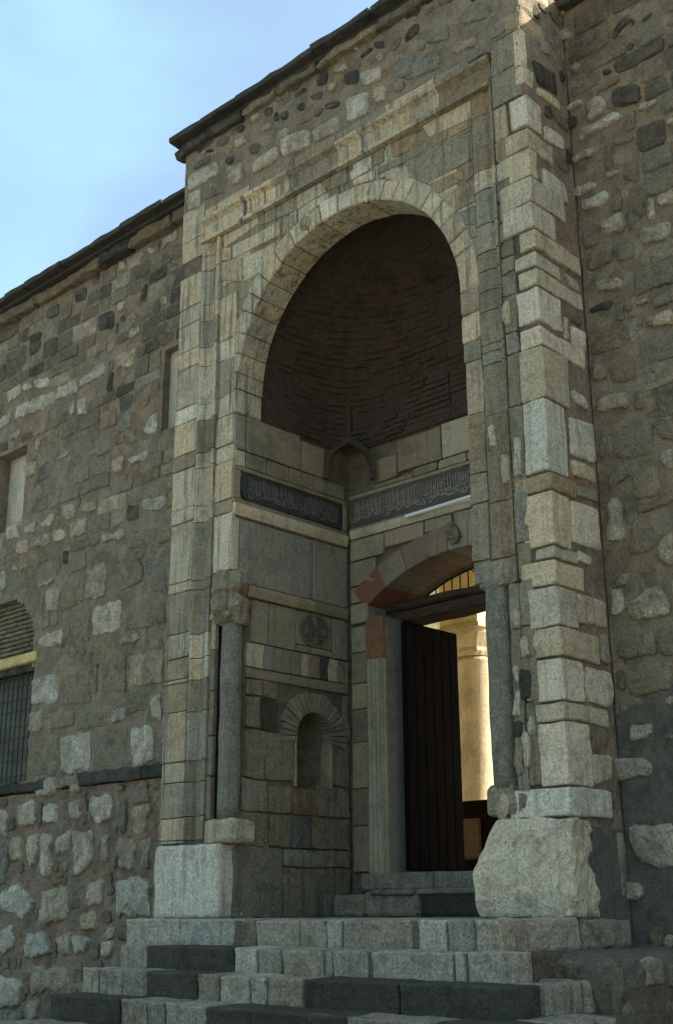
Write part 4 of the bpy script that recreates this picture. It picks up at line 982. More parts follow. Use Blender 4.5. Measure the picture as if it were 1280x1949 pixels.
    for i in range(nn):
        a0, a1 = math.pi * (1 - i / nn), math.pi * (1 - (i + 1) / nn)
        pol = [(ARCH_C + r * math.cos(a), ARCH_Z + r * math.sin(a)) for r, a in ((R_IN + 0.03, a0), (R_IN + 0.03, a1), (R_IN + 0.07, a1), (R_IN + 0.07, a0))]
        ring.prism(pol, lambda p: (p[0], 0.05, p[1]), lambda p: (p[0], 0.355, p[1]))
    arch = ring.build('arch', M_JOINT, portal)
    ang = [180.0]
    while ang[-1] > 9:
        ang.append(ang[-1] - rnd.uniform(6.5, 10.0))
    ang[-1] = 0.0 if ang[-1] > 0 else 0.0
    for i in range(len(ang) - 1):
        a1, a0 = math.radians(ang[i] - 0.18), math.radians(ang[i + 1] + 0.18)
        ro = R_OUT + rnd.uniform(-0.02, 0.03)
        ri = R_IN + rnd.uniform(-0.004, 0.004)
        y0 = 0.004 + rnd.uniform(-0.006, 0.004)
        bev = 0.012
        k = 3
        aa = [a0 + (a1 - a0) * j / k for j in range(k + 1)]
        out = [(ri, t) for t in aa] + [(ro, t) for t in aa[::-1]]
        n = len(out)
        P = lambda r, t, y: (ARCH_C + r * math.cos(t), y, ARCH_Z + r * math.sin(t))
        mid_r, mid_t = (ri + ro) / 2, (a0 + a1) / 2
        V = [P(r, t, 0.36) for r, t in out] + [P(r, t, y0 + bev) for r, t in out]
        V += [P(r + (bev if r < mid_r else -bev), t + (mid_t - t) * bev / 0.11, y0) for r, t in out]
        F = [tuple(range(n))[::-1], tuple(range(2 * n, 3 * n))]
        for j in range(n):
            jj = (j + 1) % n
            F += [(j, jj, n + jj, n + j), (n + j, n + jj, 2 * n + jj, 2 * n + j)]
        deg = ang[i]
        c = 'w' if 84 < deg < 106 else ('l' if deg > 40 else rnd.choice('ltl'))
        link_mesh('voussoir', V, F, M_ASHLAR, arch, tint(c, rnd, 0.1))
    # carved boss on the arch face
    bm_ = MB(); a = math.radians(107)
    cx, cz = ARCH_C + (R_IN + 0.12) * math.cos(a), ARCH_Z + (R_IN + 0.12) * math.sin(a)
    for rr, yy in ((0.075, 0.0), (0.045, -0.012)):
        pts = [(cx + rr * math.cos(t) , cz + rr * math.sin(t)) for t in [2 * math.pi * q / 14 for q in range(14)]]
        bm_.prism(pts, lambda p: (p[0], 0.01, p[1]), lambda p: (p[0], yy - 0.016, p[1]))
    bm_.build('boss', M_WORN, arch, tint('l', rnd))
    # feet of the arch ring
    for (x0, x1, z0, z1, c) in ((X_JAMB_L - 0.185, X_JAMB_L + 0.028, 4.835, 5.086, 'l'), (X_JAMB_R - 0.032, X_JAMB_R + 0.175, 4.86, 5.086, 't'), (X_JAMB_R - 0.030, X_JAMB_R + 0.172, 4.60, 4.855, 'l'), (X_JAMB_R - 0.022, X_JAMB_R + 0.17, 4.42, 4.595, 't')):
        rock('impost', x0, x1, 0.002, 0.36, z0, z1, rnd, M_ASHLAR, arch, tint(c, rnd), bev=0.01, jit=0.003)

    # ---- vault of the niche
    V, F = [], []
    NA, NZ = 40, 22
    y_front = 0.35
    for j in range(NZ + 1):
        t = j / NZ
        z = 4.84 + (6.72 - 4.84) * t
        up = max(0.0, (t - 0.12) / 0.88)
        sc = math.sqrt(max(0.0, 1 - up ** 2.1))
        ex = 2.0 + 9.0 * (1 - t) ** 3
        ax, ay = (X_JAMB_R - X_JAMB_L) / 2 * sc + 0.02, (RECESS - y_front) * (0.35 + 0.65 * sc) if up < 0.999 else 0.4
        for i in range(NA + 1):
            a = math.pi * i / NA
            c, s = math.cos(a), math.sin(a)
            px = ax * math.copysign(abs(c) ** (2 / ex), c)
            py = ay * abs(s) ** (2 / ex)
            V.append((ARCH_C + px, y_front + py, z + 0.014 * noise.noise(Vector((px * 4, py * 4, z * 4)))))
    for j in range(NZ):
        for i in range(NA):
            F.append((j * (NA + 1) + i, j * (NA + 1) + i + 1, (j + 1) * (NA + 1) + i + 1, (j + 1) * (NA + 1) + i))
    cap0 = NZ * (NA + 1)
    F.append(tuple(range(cap0, cap0 + NA + 1)))
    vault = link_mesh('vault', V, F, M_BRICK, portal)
    # brick courses at the foot of the vault
    br = MB()
    z = 4.87
    while z < 6.60:
        t = (z - 4.84) / (6.72 - 4.84)
        up = max(0.0, (t - 0.12) / 0.88)
        sc = math.sqrt(max(0.0, 1 - up ** 2.1))
        ex = 2.0 + 9.0 * (1 - t) ** 3
        ax, ay = (X_JAMB_R - X_JAMB_L) / 2 * sc + 0.02, (RECESS - y_front) * (0.35 + 0.65 * sc)
        ring_ = []
        for i in range(241):
            a = math.pi * i / 240
            c, s_ = math.cos(a), math.sin(a)
            ring_.append(Vector((ARCH_C + ax * math.copysign(abs(c) ** (2 / ex), c), y_front + ay * abs(s_) ** (2 / ex), 0)))
        mid = Vector((ARCH_C, y_front + 0.3, 0))
        i = 0
        while i < 239:
            L_ = rnd.uniform(0.15, 0.27)
            j = i + 1; d = 0
            while j < 240 and d < L_:
                d += (ring_[j] - ring_[j - 1]).length; j += 1
            p0, p1 = ring_[i], ring_[j - 1]
            dv = p1 - p0
            if dv.length > 0.03 and rnd.random() < 0.86:
                dv.normalize()
                inn = Vector((-dv.y, dv.x, 0))
                if inn.dot(mid - p0) < 0: inn = -inn
                pr = rnd.uniform(0.0, 0.026) + 0.010 * noise.noise(p0 * 2.0 + Vector((0, 0, z * 2)))
                zz = z + 0.012 * noise.noise(Vector((p0.x * 3, p0.y * 3, z)))
                q0, q1 = p0 + dv * 0.006, p1 - dv * 0.006
                c4 = [q0 + inn * pr, q1 + inn * pr, q1 - inn * 0.03, q0 - inn * 0.03]
                br.add([(v.x, v.y, zz) for v in c4] + [(v.x, v.y, zz + rnd.uniform(0.036, 0.05)) for v in c4], [(3, 2, 1, 0), (4, 5, 6, 7), (0, 1, 5, 4), (1, 2, 6, 5), (2, 3, 7, 6), (3, 0, 4, 7)])
            i = j - 1
        z += 0.062
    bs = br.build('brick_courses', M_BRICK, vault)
    bs['kind'] = 'stuff'
    # pendant ribs and pointed hoods in the vault foot
    def hood(o3, d3, w, h, mat, par, name, thick=0.05, proj=0.09, c=None):
        """pointed arch band on a vertical plane: o3 base centre, d3 unit direction along the width"""
        d3 = Vector(d3).normalized(); up = Vector((0, 0, 1)); nr = d3.cross(up)
        mm = MB()
        def pt(s, side, r):
            # two-centred arch outline: s from 0 (foot) to 1 (crown)
            base = 0.30 * h
            if s < 0.3:
                return (side * (w / 2 + r), base * s / 0.3)
            q = (s - 0.3) / 0.7 * math.pi / 3
            return (side * max(0.0, (w / 2 + r) - (w + 2 * r) * (1 - math.cos(q))), base + (h - base + r * 1.4) * math.sin(q) / math.sin(math.pi / 3))
        steps = 9
        for side in (-1, 1):
            for i in range(steps):
                a, b = i / steps, (i + 1) / steps
                quad = [pt(a, side, 0), pt(b, side, 0), pt(b, side, thick), pt(a, side, thick)]
                mm.prism(quad, lambda p: tuple(Vector(o3) + d3 * p[0] + up * p[1] + nr * proj), lambda p: tuple(Vector(o3) + d3 * p[0] + up * p[1] - nr * 0.05))
        return mm.build(name, mat, par, c)
    sq = MB()
    cx_, cy_ = X_JAMB_L - 0.02, RECESS + 0.02
    prof = [(0, 4.30), (0.02, 4.32)]
    # corner squinch: concave hood across the inner corner
    def squinch(xc, sx):
        Vq, Fq = [], []
        na, nz_ = 8, 8
        for j in range(nz_ + 1):
            t = j / nz_
            for i in range(na + 1):
                s = i / na * 2 - 1
                w = 0.24 * (1 if t < 0.3 else math.cos((t - 0.3) / 0.7 * math.pi / 2) ** 0.75)
                d = 0.20 * (1 - s * s) * (1 - t ** 3)
                bx, by = xc + sx * 0.26, RECESS - 0.26
                px = bx + (s * w) * sx * 0.707 - sx * d * 0.707 + sx * 0.03
                py = by + (s * w) * 0.707 + d * 0.707 - 0.03
                Vq.append((px, py, 4.42 + 0.42 * t))
        for j in range(nz_):
            for i in range(na):
                Fq.append((j * (na + 1) + i, j * (na + 1) + i + 1, (j + 1) * (na + 1) + i + 1, (j + 1) * (na + 1) + i))
        hood((xc + sx * 0.26, RECESS - 0.26, 4.42), (0.707 * sx, 0.707, 0) if sx > 0 else (0.707, 0.707 * -sx * -1, 0), 0.44, 0.40, M_BRICK, vault, 'squinch_hood', 0.05, 0.02)
    squinch(X_JAMB_L, 1)
    rb = MB(); rb.tube([(X_JAMB_L + 0.10, RECESS - 0.10, 4.86), (X_JAMB_L + 0.14, RECESS - 0.14, 5.3), (X_JAMB_L + 0.34, RECESS - 0.30, 5.9)], [0.05, 0.045, 0.02], 6)
    rb.build('rib', M_BRICK, vault)

    # ---- left jamb of the niche
    pj = P_SIDE(X_JAMB_L - 0.006)
    JT = [(.02, .17, 4.46, 4.83, 'g'), (.185, .95, 4.46, 4.84, 't'), (.965, 1.32, 4.46, 4.80, 't'),
          (.02, .17, 4.285, 4.45, 'l'), (.185, .46, 4.285, 4.45, 'g'), (.47, .79, 4.285, 4.45, 't'), (.80, 1.15, 4.285, 4.45, 't'), (1.16, 1.62, 4.285, 4.45, 't'),
          (.115, 1.13, 3.09, 3.74, 'g'), (.02, .105, 3.20, 3.74, 'l'), (1.145, 1.66, 3.09, 3.74, 'g'),
          (.30, .52, 2.53, 2.95, 'g'), (.53, .90, 2.53, 2.95, 't'), (1.44, 1.66, 2.53, 2.95, 'g'), (.91, 1.43, 2.53, 2.60, 't'),
          (.24, .45, 2.01, 2.17, 't'), (.46, .66, 2.01, 2.17, 't'), (.24, .42, 1.70, 2.0, 't'), (.43, .66, 1.70, 2.0, 'd'), (1.60, 1.67, 1.70, 2.17, 't'),
          (.24, .50, 1.24, 1.69, 't'), (.51, .88, 1.24, 1.69, 't'), (1.44, 1.67, 1.24, 1.69, 't'),
          (.22, .55, .94, 1.23, 'g'), (.56, .86, .94, 1.19, 't'), (.87, 1.22, .94, 1.19, 'o'), (1.23, 1.67, .94, 1.23, 't'),
          (.16, .55, .63, .93, 't'), (.56, .86, .63, .93, 't'), (.87, 1.13, .63, .93, 'b'), (1.14, 1.67, .63, .93, 't'),
          (.77, 1.32, .46, .62, 'g'), (1.33, 1.67, .46, .62, 't'), (.13, .75, .0, .62, 'g'), (.77, 1.45, .0, .45, 'g'), (1.46, 1.67, .0, .45, 't')]
    for (y0, y1, z0, z1, c) in JT:
        cc = PAL[c]
        if z1 < 2.2:
            cc = tuple(v * 0.98 for v in cc)
        slab('facing_stone', pj, [(y0, z0), (y1, z0), (y1, z1), (y0, z1)], rnd, M_WORN if z1 < 2.2 else M_NICHE, core, tint(cc, rnd, 0.12), depth=0.05, proud=rnd.uniform(-0.012, 0.010) if z1 < 2.2 else rnd.uniform(-0.004, 0.006), jit=0.012 if z1 < 2.2 else 0.003, gap=0.003, step=0.10 if z1 < 2.2 else 0.22, rel=0.008 if z1 < 2.2 else 0.003, corner=0.015 if z1 < 2.2 else 0.005)
    def ledge_y(name, x, y0, y1, z0, z1, proud, c, mat=M_NICHE):
        mm = MB()
        poly = [(x - 0.05, z0), (x + proud * 0.45, z0), (x + proud, z0 + (z1 - z0) * 0.45), (x + proud, z1), (x - 0.05, z1)]
        mm.prism(poly, lambda p: (p[0], y0 + 0.003, p[1]), lambda p: (p[0], y1 - 0.003, p[1]))
        return mm.build(name, mat, core, tint(c, rnd))
    for (a, b) in ((0.012, 1.14), (1.14, 1.64)):
        ledge_y('string_course', X_JAMB_L, a, b, 3.76, 3.875, 0.035, 'l')
        ledge_y('string_course', X_JAMB_L, a if a > .1 else .22, b, 2.965, 3.075, 0.028, 't')
    for (a, b, z0, z1, c) in ((0.012, 1.66, 3.88, 3.935, 't'), (0.012, 1.66, 4.235, 4.28, 't'), (0.012, 0.11, 3.937, 4.233, 't'), (1.60, 1.66, 3.937, 4.233, 't')):
        slab('inscription_border', pj, [(a, z0), (b, z0), (b, z1), (a, z1)], rnd, M_NICHE, core, tint(c, rnd), proud=0.006, gap=0.002)

    # ---- calligraphic bands
    def ribbon(mb, pts, w, f, h0, h1):
        P2 = [Vector(p) for p in pts]
        L, R_ = [], []
        for i, p in enumerate(P2):
            d = (P2[min(i + 1, len(P2) - 1)] - P2[max(i - 1, 0)])
            if d.length < 1e-6: d = Vector((1, 0))
            d.normalize(); n_ = Vector((-d.y, d.x))
            ww = w[i] if isinstance(w, list) else w
            L.append(p + n_ * ww / 2); R_.append(p - n_ * ww / 2)
        n = len(P2)
        vs_ = [f(q.x, q.y, h1) for q in L] + [f(q.x, q.y, h1) for q in R_] + [f(q.x, q.y, h0) for q in L] + [f(q.x, q.y, h0) for q in R_]
        fs = []
        for i in range(n - 1):
            fs += [(i, i + 1, n + i + 1, n + i), (i, 2 * n + i, 2 * n + i + 1, i + 1), (n + i, n + i + 1, 3 * n + i + 1, 3 * n + i)]
        fs += [(0, n, 3 * n, 2 * n), (n - 1, 3 * n - 1, 4 * n - 1, 2 * n - 1)]
        mb.add(vs_, fs)
    def lettering(f, L, z0, z1, seed, name, parent, mat):
        r = random.Random(seed)
        H = z1 - z0
        mb = MB()
        u = 0.03
        while u < L - 0.05:                                  # tall shafts
            k = r.random()
            lean = r.uniform(-0.004, 0.016)
            a = z0 + H * r.uniform(0.18, 0.42)
            b = z0 + H * r.uniform(0.86, 0.97)
            ribbon(mb, [(u - 0.010, b - 0.012), (u, b), (u + lean * 0.4, (a + b) / 2), (u + lean, a)], [0.007, 0.012, 0.011, 0.006], f, 0, 0.008)
            if k < 0.35:                                     # a lam hooking into its neighbour
                ribbon(mb, [(u + lean, a), (u + lean - 0.02, a - 0.015), (u + lean - 0.05, a - 0.008), (u + lean - 0.06, a + 0.02)], [0.010, 0.015, 0.014, 0.006], f, 0, 0.0085)
            elif k < 0.5:                                    # crossing stroke
                ribbon(mb, [(u - 0.03, z0 + H * 0.55), (u + 0.015, z0 + H * 0.72), (u + 0.05, z0 + H * 0.66)], 0.011, f, 0, 0.0075)
            u += r.uniform(0.020, 0.040)
        u = 0.02
        while u < L - 0.13:                                  # bowls and eyes
            w = r.uniform(0.07, 0.13)
            c0 = z0 + H * r.uniform(0.10, 0.30)
            k = r.random()
            if k < 0.55:
                pts = [(u + w / 2 - w / 2 * math.cos(t), c0 + H * 0.16 - H * 0.17 * math.sin(t)) for t in [math.pi * i / 8 for i in range(9)]]
                ribbon(mb, pts, [0.006, 0.011, 0.015, 0.017, 0.018, 0.016, 0.013, 0.010, 0.005], f, 0, 0.009)
            else:
                pts = [(u + w * 0.35 + w * 0.25 * math.cos(t), c0 + H * 0.10 + H * 0.085 * math.sin(t)) for t in [2 * math.pi * i / 9 for i in range(10)]]
                ribbon(mb, pts, 0.012, f, 0, 0.0095)
            if r.random() < 0.6:
                du, dz = u + r.uniform(0, w), z0 + H * r.uniform(0.35, 0.8)
                ribbon(mb, [(du, dz), (du + 0.014, dz + 0.010)], 0.013, f, 0, 0.007)
            if r.random() < 0.4:
                ribbon(mb, [(u, z0 + H * 0.44), (u + w * 0.5, z0 + H * 0.40), (u + w * 1.1, z0 + H * 0.48)], [0.006, 0.013, 0.006], f, 0, 0.0088)
            u += w * r.uniform(0.36, 0.62)
        return mb.build(name, mat, parent)
    # left band: rounded near end
    y0, y1, z0, z1 = 0.125, 1.585, 3.945, 4.225
    pol = [(y1, z0), (y1, z1)] + [(y0 + 0.10 + 0.10 * math.cos(a), (z0 + z1) / 2 + (z1 - z0) / 2 * math.sin(a)) for a in [math.pi / 2 + math.pi * i / 10 for i in range(11)]]
    mm = MB(); mm.prism(pol, lambda p: (X_JAMB_L - 0.05, p[0], p[1]), lambda p: (X_JAMB_L - 0.004, p[0], p[1]))
    band = mm.build('inscription_band', M_DARKPANEL, portal)
    lettering(lambda u, v, h: (X_JAMB_L - 0.0045 + h, y0 + 0.07 + u, v), y1 - y0 - 0.08, z0 + 0.01, z1 - 0.01, 5, 'lettering', band, M_LETTER_DIM)
    # rear band
    bx0, bx1, bz0, bz1 = -3.60, -0.82, 3.965, 4.285
    mm = MB(); mm.box(bx0, bx1, RECESS - 0.001, RECESS + 0.05, bz0, bz1)
    band2 = mm.build('inscription_band', M_GREYPANEL, portal)
    lettering(lambda u, v, h: (bx0 + 0.01 + u, RECESS - 0.0005 - h, v), bx1 - bx0 - 0.03, bz0 + 0.012, bz1 - 0.012, 8, 'lettering', band2, M_LETTER)

    # ---- rosette tile and inlaid frieze on the jamb
    ty, tz, tr = 1.17, 2.765, 0.225
    tile = MB()
    slab('facing_stone', pj, [(.91, 2.605), (1.43, 2.605), (1.43, 2.955), (.91, 2.955)], rnd, M_NICHE, core, tint('t', rnd), depth=0.05, proud=-0.012)
    tile.prism([(ty + 0.228 * math.cos(t), tz + 0.01 + 0.80 * 0.222 * math.sin(t)) for t in [2 * math.pi * q / 28 for q in range(28)]], lambda p: (X_JAMB_L - 0.05, p[0], p[1]), lambda p: (X_JAMB_L - 0.008, p[0], p[1]))
    tl = tile.build('rosette_tile', plain_mat('tile_ground', (0.10, 0.08, 0.062), 0.8, 0.6, 25), core)
    m_teal = plain_mat('tile_teal', (0.06, 0.085, 0.075), 0.6, 0.6, 25)
    m_cream = plain_mat('tile_cream', (0.16, 0.13, 0.09), 0.7, 0.6, 25)
    def disc(cu, cv_, r, h, mat, name, n=14, sq=1.0):
        d = MB(); d.prism([(cu + r * math.cos(t), cv_ + sq * r * math.sin(t)) for t in [2 * math.pi * q / n for q in range(n)]], lambda p: (X_JAMB_L - 0.02, p[0], p[1]), lambda p: (X_JAMB_L - 0.012 + h, p[0], p[1]))
        return d.build(name, mat, tl)
    ringm = MB()
    for q in range(24):
        t0, t1 = 2 * math.pi * q / 24, 2 * math.pi * (q + 1) / 24
        ringm.prism([(ty + r * math.cos(t), tz + 0.01 + 0.78 * r * math.sin(t)) for r, t in ((0.20, t0), (0.20, t1), (0.225, t1), (0.225, t0))], lambda p: (X_JAMB_L - 0.02, p[0], p[1]), lambda p: (X_JAMB_L - 0.0, p[0], p[1]))
    ringm.build('tile_rim', m_cream, tl)
    for q in range(8):
        t = 2 * math.pi * q / 8
        disc(ty + 0.125 * math.cos(t), tz + 0.01 + 0.78 * 0.125 * math.sin(t), 0.036, 0.010, m_teal if q % 2 else m_cream, 'petal', 10)
    disc(ty, tz + 0.01, 0.05, 0.012, m_teal, 'petal', 12)
    y = 0.24
    kk = 0
    seq = 'lgttgltdltgt'
    while y < 1.66:
        w = 0.13 if kk else 0.22
        a = min(y + w, 1.665)
        slab('frieze_stone', pj, [(y, 2.285), (a, 2.285), (a - 0.008, 2.40), (a + 0.012, 2.52), (y + 0.012, 2.52), (y - 0.008, 2.40)], rnd, M_NICHE, core, tint(tuple(v * 0.85 for v in PAL[seq[kk % len(seq)]]), rnd), depth=0.05, proud=0.0, gap=0.003, step=0.3, corner=0)
        y += w; kk += 1
    slab('frieze_stone', pj, [(.24, 2.18), (1.66, 2.18), (1.66, 2.28), (.24, 2.28)], rnd, M_NICHE, core, tint(tuple(v * 0.75 for v in PAL['t']), rnd), proud=-0.002)

    # ---- small wall niche with its brick arch
    ny, nz_, ri, ro = 1.16, 1.70, 0.25, 0.46
    nm = MB()
    # round-backed recess
    Vn, Fn = [], []
    na, nl = 12, 8
    for j in range(nl + 1):
        t = j / nl
        if t < 0.5:
            z = 1.20 + (nz_ - 1.20) * t / 0.5; k = 1.0
        else:
            q = (t - 0.5) / 0.5 * math.pi / 2 * 0.98
            z = nz_ + 0.30 * math.sin(q); k = math.cos(q)
        for i in range(na + 1):
            a = math.pi * i / na
            Vn.append((X_JAMB_L - 0.035 - 0.27 * k * math.sin(a), ny + 0.262 * k * math.cos(a) if k > 0.02 else ny, z))
    for j in range(nl):
        for i in range(na):
            Fn.append((j * (na + 1) + i, j * (na + 1) + i + 1, (j + 1) * (na + 1) + i + 1, (j + 1) * (na + 1) + i))
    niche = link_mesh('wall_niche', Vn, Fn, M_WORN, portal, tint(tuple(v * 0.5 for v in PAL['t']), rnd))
    nbk = 23
    for i in range(nbk):
        a0 = math.radians(-12 + 204 * i / nbk + 0.8); a1 = math.radians(-12 + 204 * (i + 1) / nbk - 0.8)
        r1 = ro + rnd.uniform(-0.025, 0.01)
        pol = [(ny + r * math.cos(a) * 0.98, nz_ + r * math.sin(a) * 0.97) for r, a in ((ri, a0), (r1, a0), (r1, a1), (ri, a1))]
        pr = rnd.uniform(0.0, 0.012)
        bb = MB(); bb.prism(pol, lambda p: (X_JAMB_L - 0.14, p[0], p[1]), lambda p: (X_JAMB_L + pr, p[0], p[1]))
        bb.build('brick', M_NICHE, niche, tint(tuple(v * 0.85 for v in PAL['t' if i % 2 else 'g']), rnd))
    for (a, b, z0, z1) in ((0.895, 0.93, 1.2, 1.66), (1.395, 1.43, 1.2, 1.66)):
        rock('niche_side_stone', X_JAMB_L - 0.25, X_JAMB_L - 0.004, a, b, z0, z1, rnd, M_NICHE, niche, tint('t', rnd), bev=0.006, jit=0.003)

    # ---- corner shafts
    def shaft(cx, cy, z0, z1, r, c, seed, side):
        mb = MB()
        prof = [(r * (1 + 0.02 * math.sin(q * 5)), z0 + (z1 - z0) * q / 12) for q in range(13)]
        mb.lathe(cx, cy, prof, 16, 0.012, seed)
        sh = mb.build('corner_shaft', M_WORN, portal, tint(c, rnd), smooth=True)
        return sh
    s1 = shaft(-3.70, 0.075, 0.86, 2.66, 0.102, 'g', 3, 1)
    cb = MB(); cb.lathe(-3.72, 0.085, [(0.115, 2.655), (0.15, 2.69), (0.185, 2.78), (0.19, 2.88), (0.15, 2.96), (0.165, 2.99), (0.15, 3.05), (0.15, 3.19)], 18, 0.12, 9)
    cap = cb.build('capital', M_WORN, s1, tint('t', rnd), smooth=False)
    for (dx, dy, zz, r_, c) in ((-0.03, -0.14, 2.86, 0.07, 't'), (0.13, -0.08, 2.83, 0.065, 'l'), (-0.16, -0.06, 2.76, 0.06, 'l'), (0.07, -0.13, 2.73, 0.045, 'l')):
        lb = MB(); vs_, fs_ = rock_geo(-3.72 + dx - r_, -3.72 + dx + r_, 0.085 + dy - r_ * .8, 0.085 + dy + r_ * .8, zz - r_ * .8, zz + r_ * .8, rnd, r_ * 0.5, 0.012, 0.06)
        lb.add(vs_, fs_); lb.build('leaf_fragment', M_WORN, cap, tint(c, rnd))
    rock('shaft_base', -3.93, -3.52, -0.03, 0.26, 0.64, 0.855, rnd, M_WORN, s1, tint('l', rnd), bev=0.02, jit=0.010, extra=0.15)
    s2 = shaft(-0.575, 0.085, 0.92, 2.46, 0.115, 'g', 6, -1)
    rock('shaft_block', -0.745, -0.40, -0.015, 0.28, 2.44, 2.67, rnd, M_WORN, s2, tint('g', rnd), bev=0.03, jit=0.014, extra=0.12)
    rock('shaft_base', -0.72, -0.44, -0.015, 0.27, 0.72, 0.935, rnd, M_WORN, s2, tint('g', rnd), bev=0.02, jit=0.010, extra=0.12)
    for (c, x0, x1, z0, z1) in (('w', -0.42, -0.36, 1.42, 1.62), ('l', -0.33, -0.27, 1.85, 2.02), ('w', -0.36, -0.30, 1.05, 1.30), ('g', -0.44, -0.37, 1.0, 1.22), ('w', -0.30, -0.25, 1.28, 1.40), ('l', -0.40, -0.33, 2.10, 2.24),
                                ('w', -0.31, -0.24, 3.30, 3.62), ('l', -0.42, -0.35, 3.25, 3.50), ('w', -0.52, -0.46, 3.60, 3.78), ('l', -0.33, -0.26, 4.60, 4.82), ('w', -0.40, -0.36, 1.66, 1.80), ('d', -0.36, -0.25, 1.55, 1.75), ('d', -0.45, -0.36, 1.26, 1.38)):
        pillow('stone_fragment', pf, [(x0, z0), (x1, z0), (x1, z1), (x0, z1)], rnd, M_WORN, core, tint(c, rnd), proud=0.022, sink=0.03, jit=0.018, step=0.05, corner=0.02)
    # ---- great base blocks
    rock('base_block', X_LEFT - 0.02, -3.69, -0.035, 0.62, 0.0, 0.645, rnd, M_QUOIN, portal, tint('w', rnd, 0.02), bev=0.016, jit=0.010, extra=0.08)
    def lump(v):
        t = min(1, max(0, (v.z - 0.30) / 0.38))
        lf = max(0, min(1, (-v.x - 0.25) / 0.6))
        x = v.x + (0.22 * t ** 1.5) * lf ** 1.5
        low = max(0, 1 - v.z / 0.15)
        x += 0.03 * low ** 2 * lf - 0.02 * low * (1 - lf)
        if v.x > -0.1: x -= 0.05 * max(0.0, min(1.0, (v.y - 0.08) / 0.15)) * (0.5 + noise.noise(Vector((v.y * 5, v.z * 6, 0)))) 
        return (x, v.y + 0.015 * low + 0.03 * t * lf, v.z)
    rock('base_block', -0.84, 0.03, -0.045, 0.26, 0.0, 0.68, rnd, M_QUOIN, portal, tint(tuple(v * 0.9 for v in PAL['w']), rnd, 0.02), bev=0.012, jit=0.018, extra=0.05, shape=lump)
    rock('base_fragment', -0.70, -0.47, -0.035, 0.25, 0.665, 0.90, rnd, M_QUOIN, portal, tint('l', rnd, 0.02), bev=0.04, jit=0.02, extra=0.08, shape=lambda v: (v.x + 0.12 * max(0, (v.z - 0.66) / 0.24) * (1 if v.x < -0.6 else 0), v.y, v.z))

    # ---- quoins of the right-hand corner and the return face
    rs = rough_sheet('return_face', frange(0.03, WALL_Y + 0.1, 0.08), frange(-0.3, T - 0.02, 0.10), lambda a, b: False, P_SIDE(-0.012), M_MORTAR_RED, portal, 0.008, 0.02)
    for i, (z0, z1, w, L, c) in enumerate(QUOINS):
        lean = -0.03 * max(0, z0 - 5.2) / 2
        rock('quoin_stone', -w, 0.012 + rnd.uniform(-0.006, 0.008) + lean * 0.4, -0.006 + rnd.uniform(-0.006, 0.004), L, z0 + 0.004, z1 - 0.004, rnd, M_QUOIN, rs, tint(c, rnd, 0.06),
             bev=0.006, jit=0.008, extra=0.09)
    for (z0, z1, w, L, c) in ((7.41, 7.62, 0.3, 0.40, 't'), (7.63, 7.86, 0.2, 0.25, 't'), (7.87, 8.1, 0.32, 0.5, 'l'), (8.11, 8.32, 0.2, 0.3, 't')):
        rock('quoin_stone', -w, 0.004, -0.006, L, z0 + 0.004, z1 - 0.004, rnd, M_QUOIN, rs, tint(c, rnd, 0.06), bev=0.02, jit=0.008, extra=0.14)
    pr = P_SIDE(-0.008)
    boxes = []
    for c, p in RETURN_STONES:
        p = [(min(y, 0.70), z) for y, z in p]
        pillow('stone', pr, p, rnd, M_QUOIN, rs, tint(c, rnd, 0.05), proud=0.016, jit=0.007, corner=0.02)
        boxes.append(bbox(p, 0.01))
    boxes += [(0, q[3] + 0.02, q[0], q[1]) for q in QUOINS]
    fill_rubble(rnd, pr, rs, 0.05, 0.70, 0.7, T - 0.1, boxes, lambda x, z, r: tuple(v * 0.75 for v in PAL[r.choice('ttgd')]), hrange=(0.1, 0.2), wrange=(0.12, 0.3), skip=0.35, limit=60)
    rough_sheet('cement_patch', frange(0.20, 0.71, 0.05), frange(-0.2, 0.67, 0.05), lambda a, b: b > 0.60 + 0.08 * noise.noise(Vector((a * 9, 0, 0))), P_SIDE(0.004), M_CEMENT, portal, 0.006, 0.02)
    # exposed return beside the base block
    for (y0, y1, z0, z1, c) in ((0.60, 0.70, 0.15, 0.60, 'l'),):
        pillow('stone', pr, [(y0, z0), (y1, z0), (y1, z1), (y0, z1)], rnd, M_RUBBLE, rs, tint(c, rnd), proud=0.02)

    # ---- rear wall of the niche
    pb = P_FRONT(RECESS)
    BT = [(-3.28, -2.96, 4.40, 4.66, 't'), (-2.95, -2.36, 4.44, 4.80, 't'), (-2.35, -1.72, 4.44, 4.82, 'l'), (-1.71, -0.78, 4.44, 4.82, 't'),
          (-3.30, -2.75, 4.335, 4.39, 't'), (-2.74, -2.42, 4.335, 4.43, 't'), (-2.41, -2.05, 4.335, 4.43, 'g'), (-2.04, -1.55, 4.335, 4.43, 't'), (-1.54, -0.78, 4.335, 4.43, 't'),
          (-3.64, -3.16, 3.60, 3.83, 't'), (-3.15, -2.62, 3.66, 3.83, 't'), (-2.61, -2.25, 3.70, 3.83, 'g'), (-2.24, -1.85, 3.70, 3.83, 'g'), (-1.84, -1.3, 3.66, 3.83, 't'), (-1.29, -0.78, 3.60, 3.83, 't'),
          (-3.64, -3.28, 3.32, 3.59, 't'), (-1.10, -0.78, 3.32, 3.59, 't'), (-3.64, -3.50, 3.14, 3.31, 't'), (-0.90, -0.78, 3.14, 3.31, 't')]
    for (x0, x1, z0, z1, c) in BT:
        slab('facing_stone', pb, [(x0, z0), (x1, z0), (x1, z1), (x0, z1)], rnd, M_NICHE, core, tint(c, rnd, 0.12), depth=0.055, proud=rnd.uniform(-0.004, 0.004), gap=0.004)
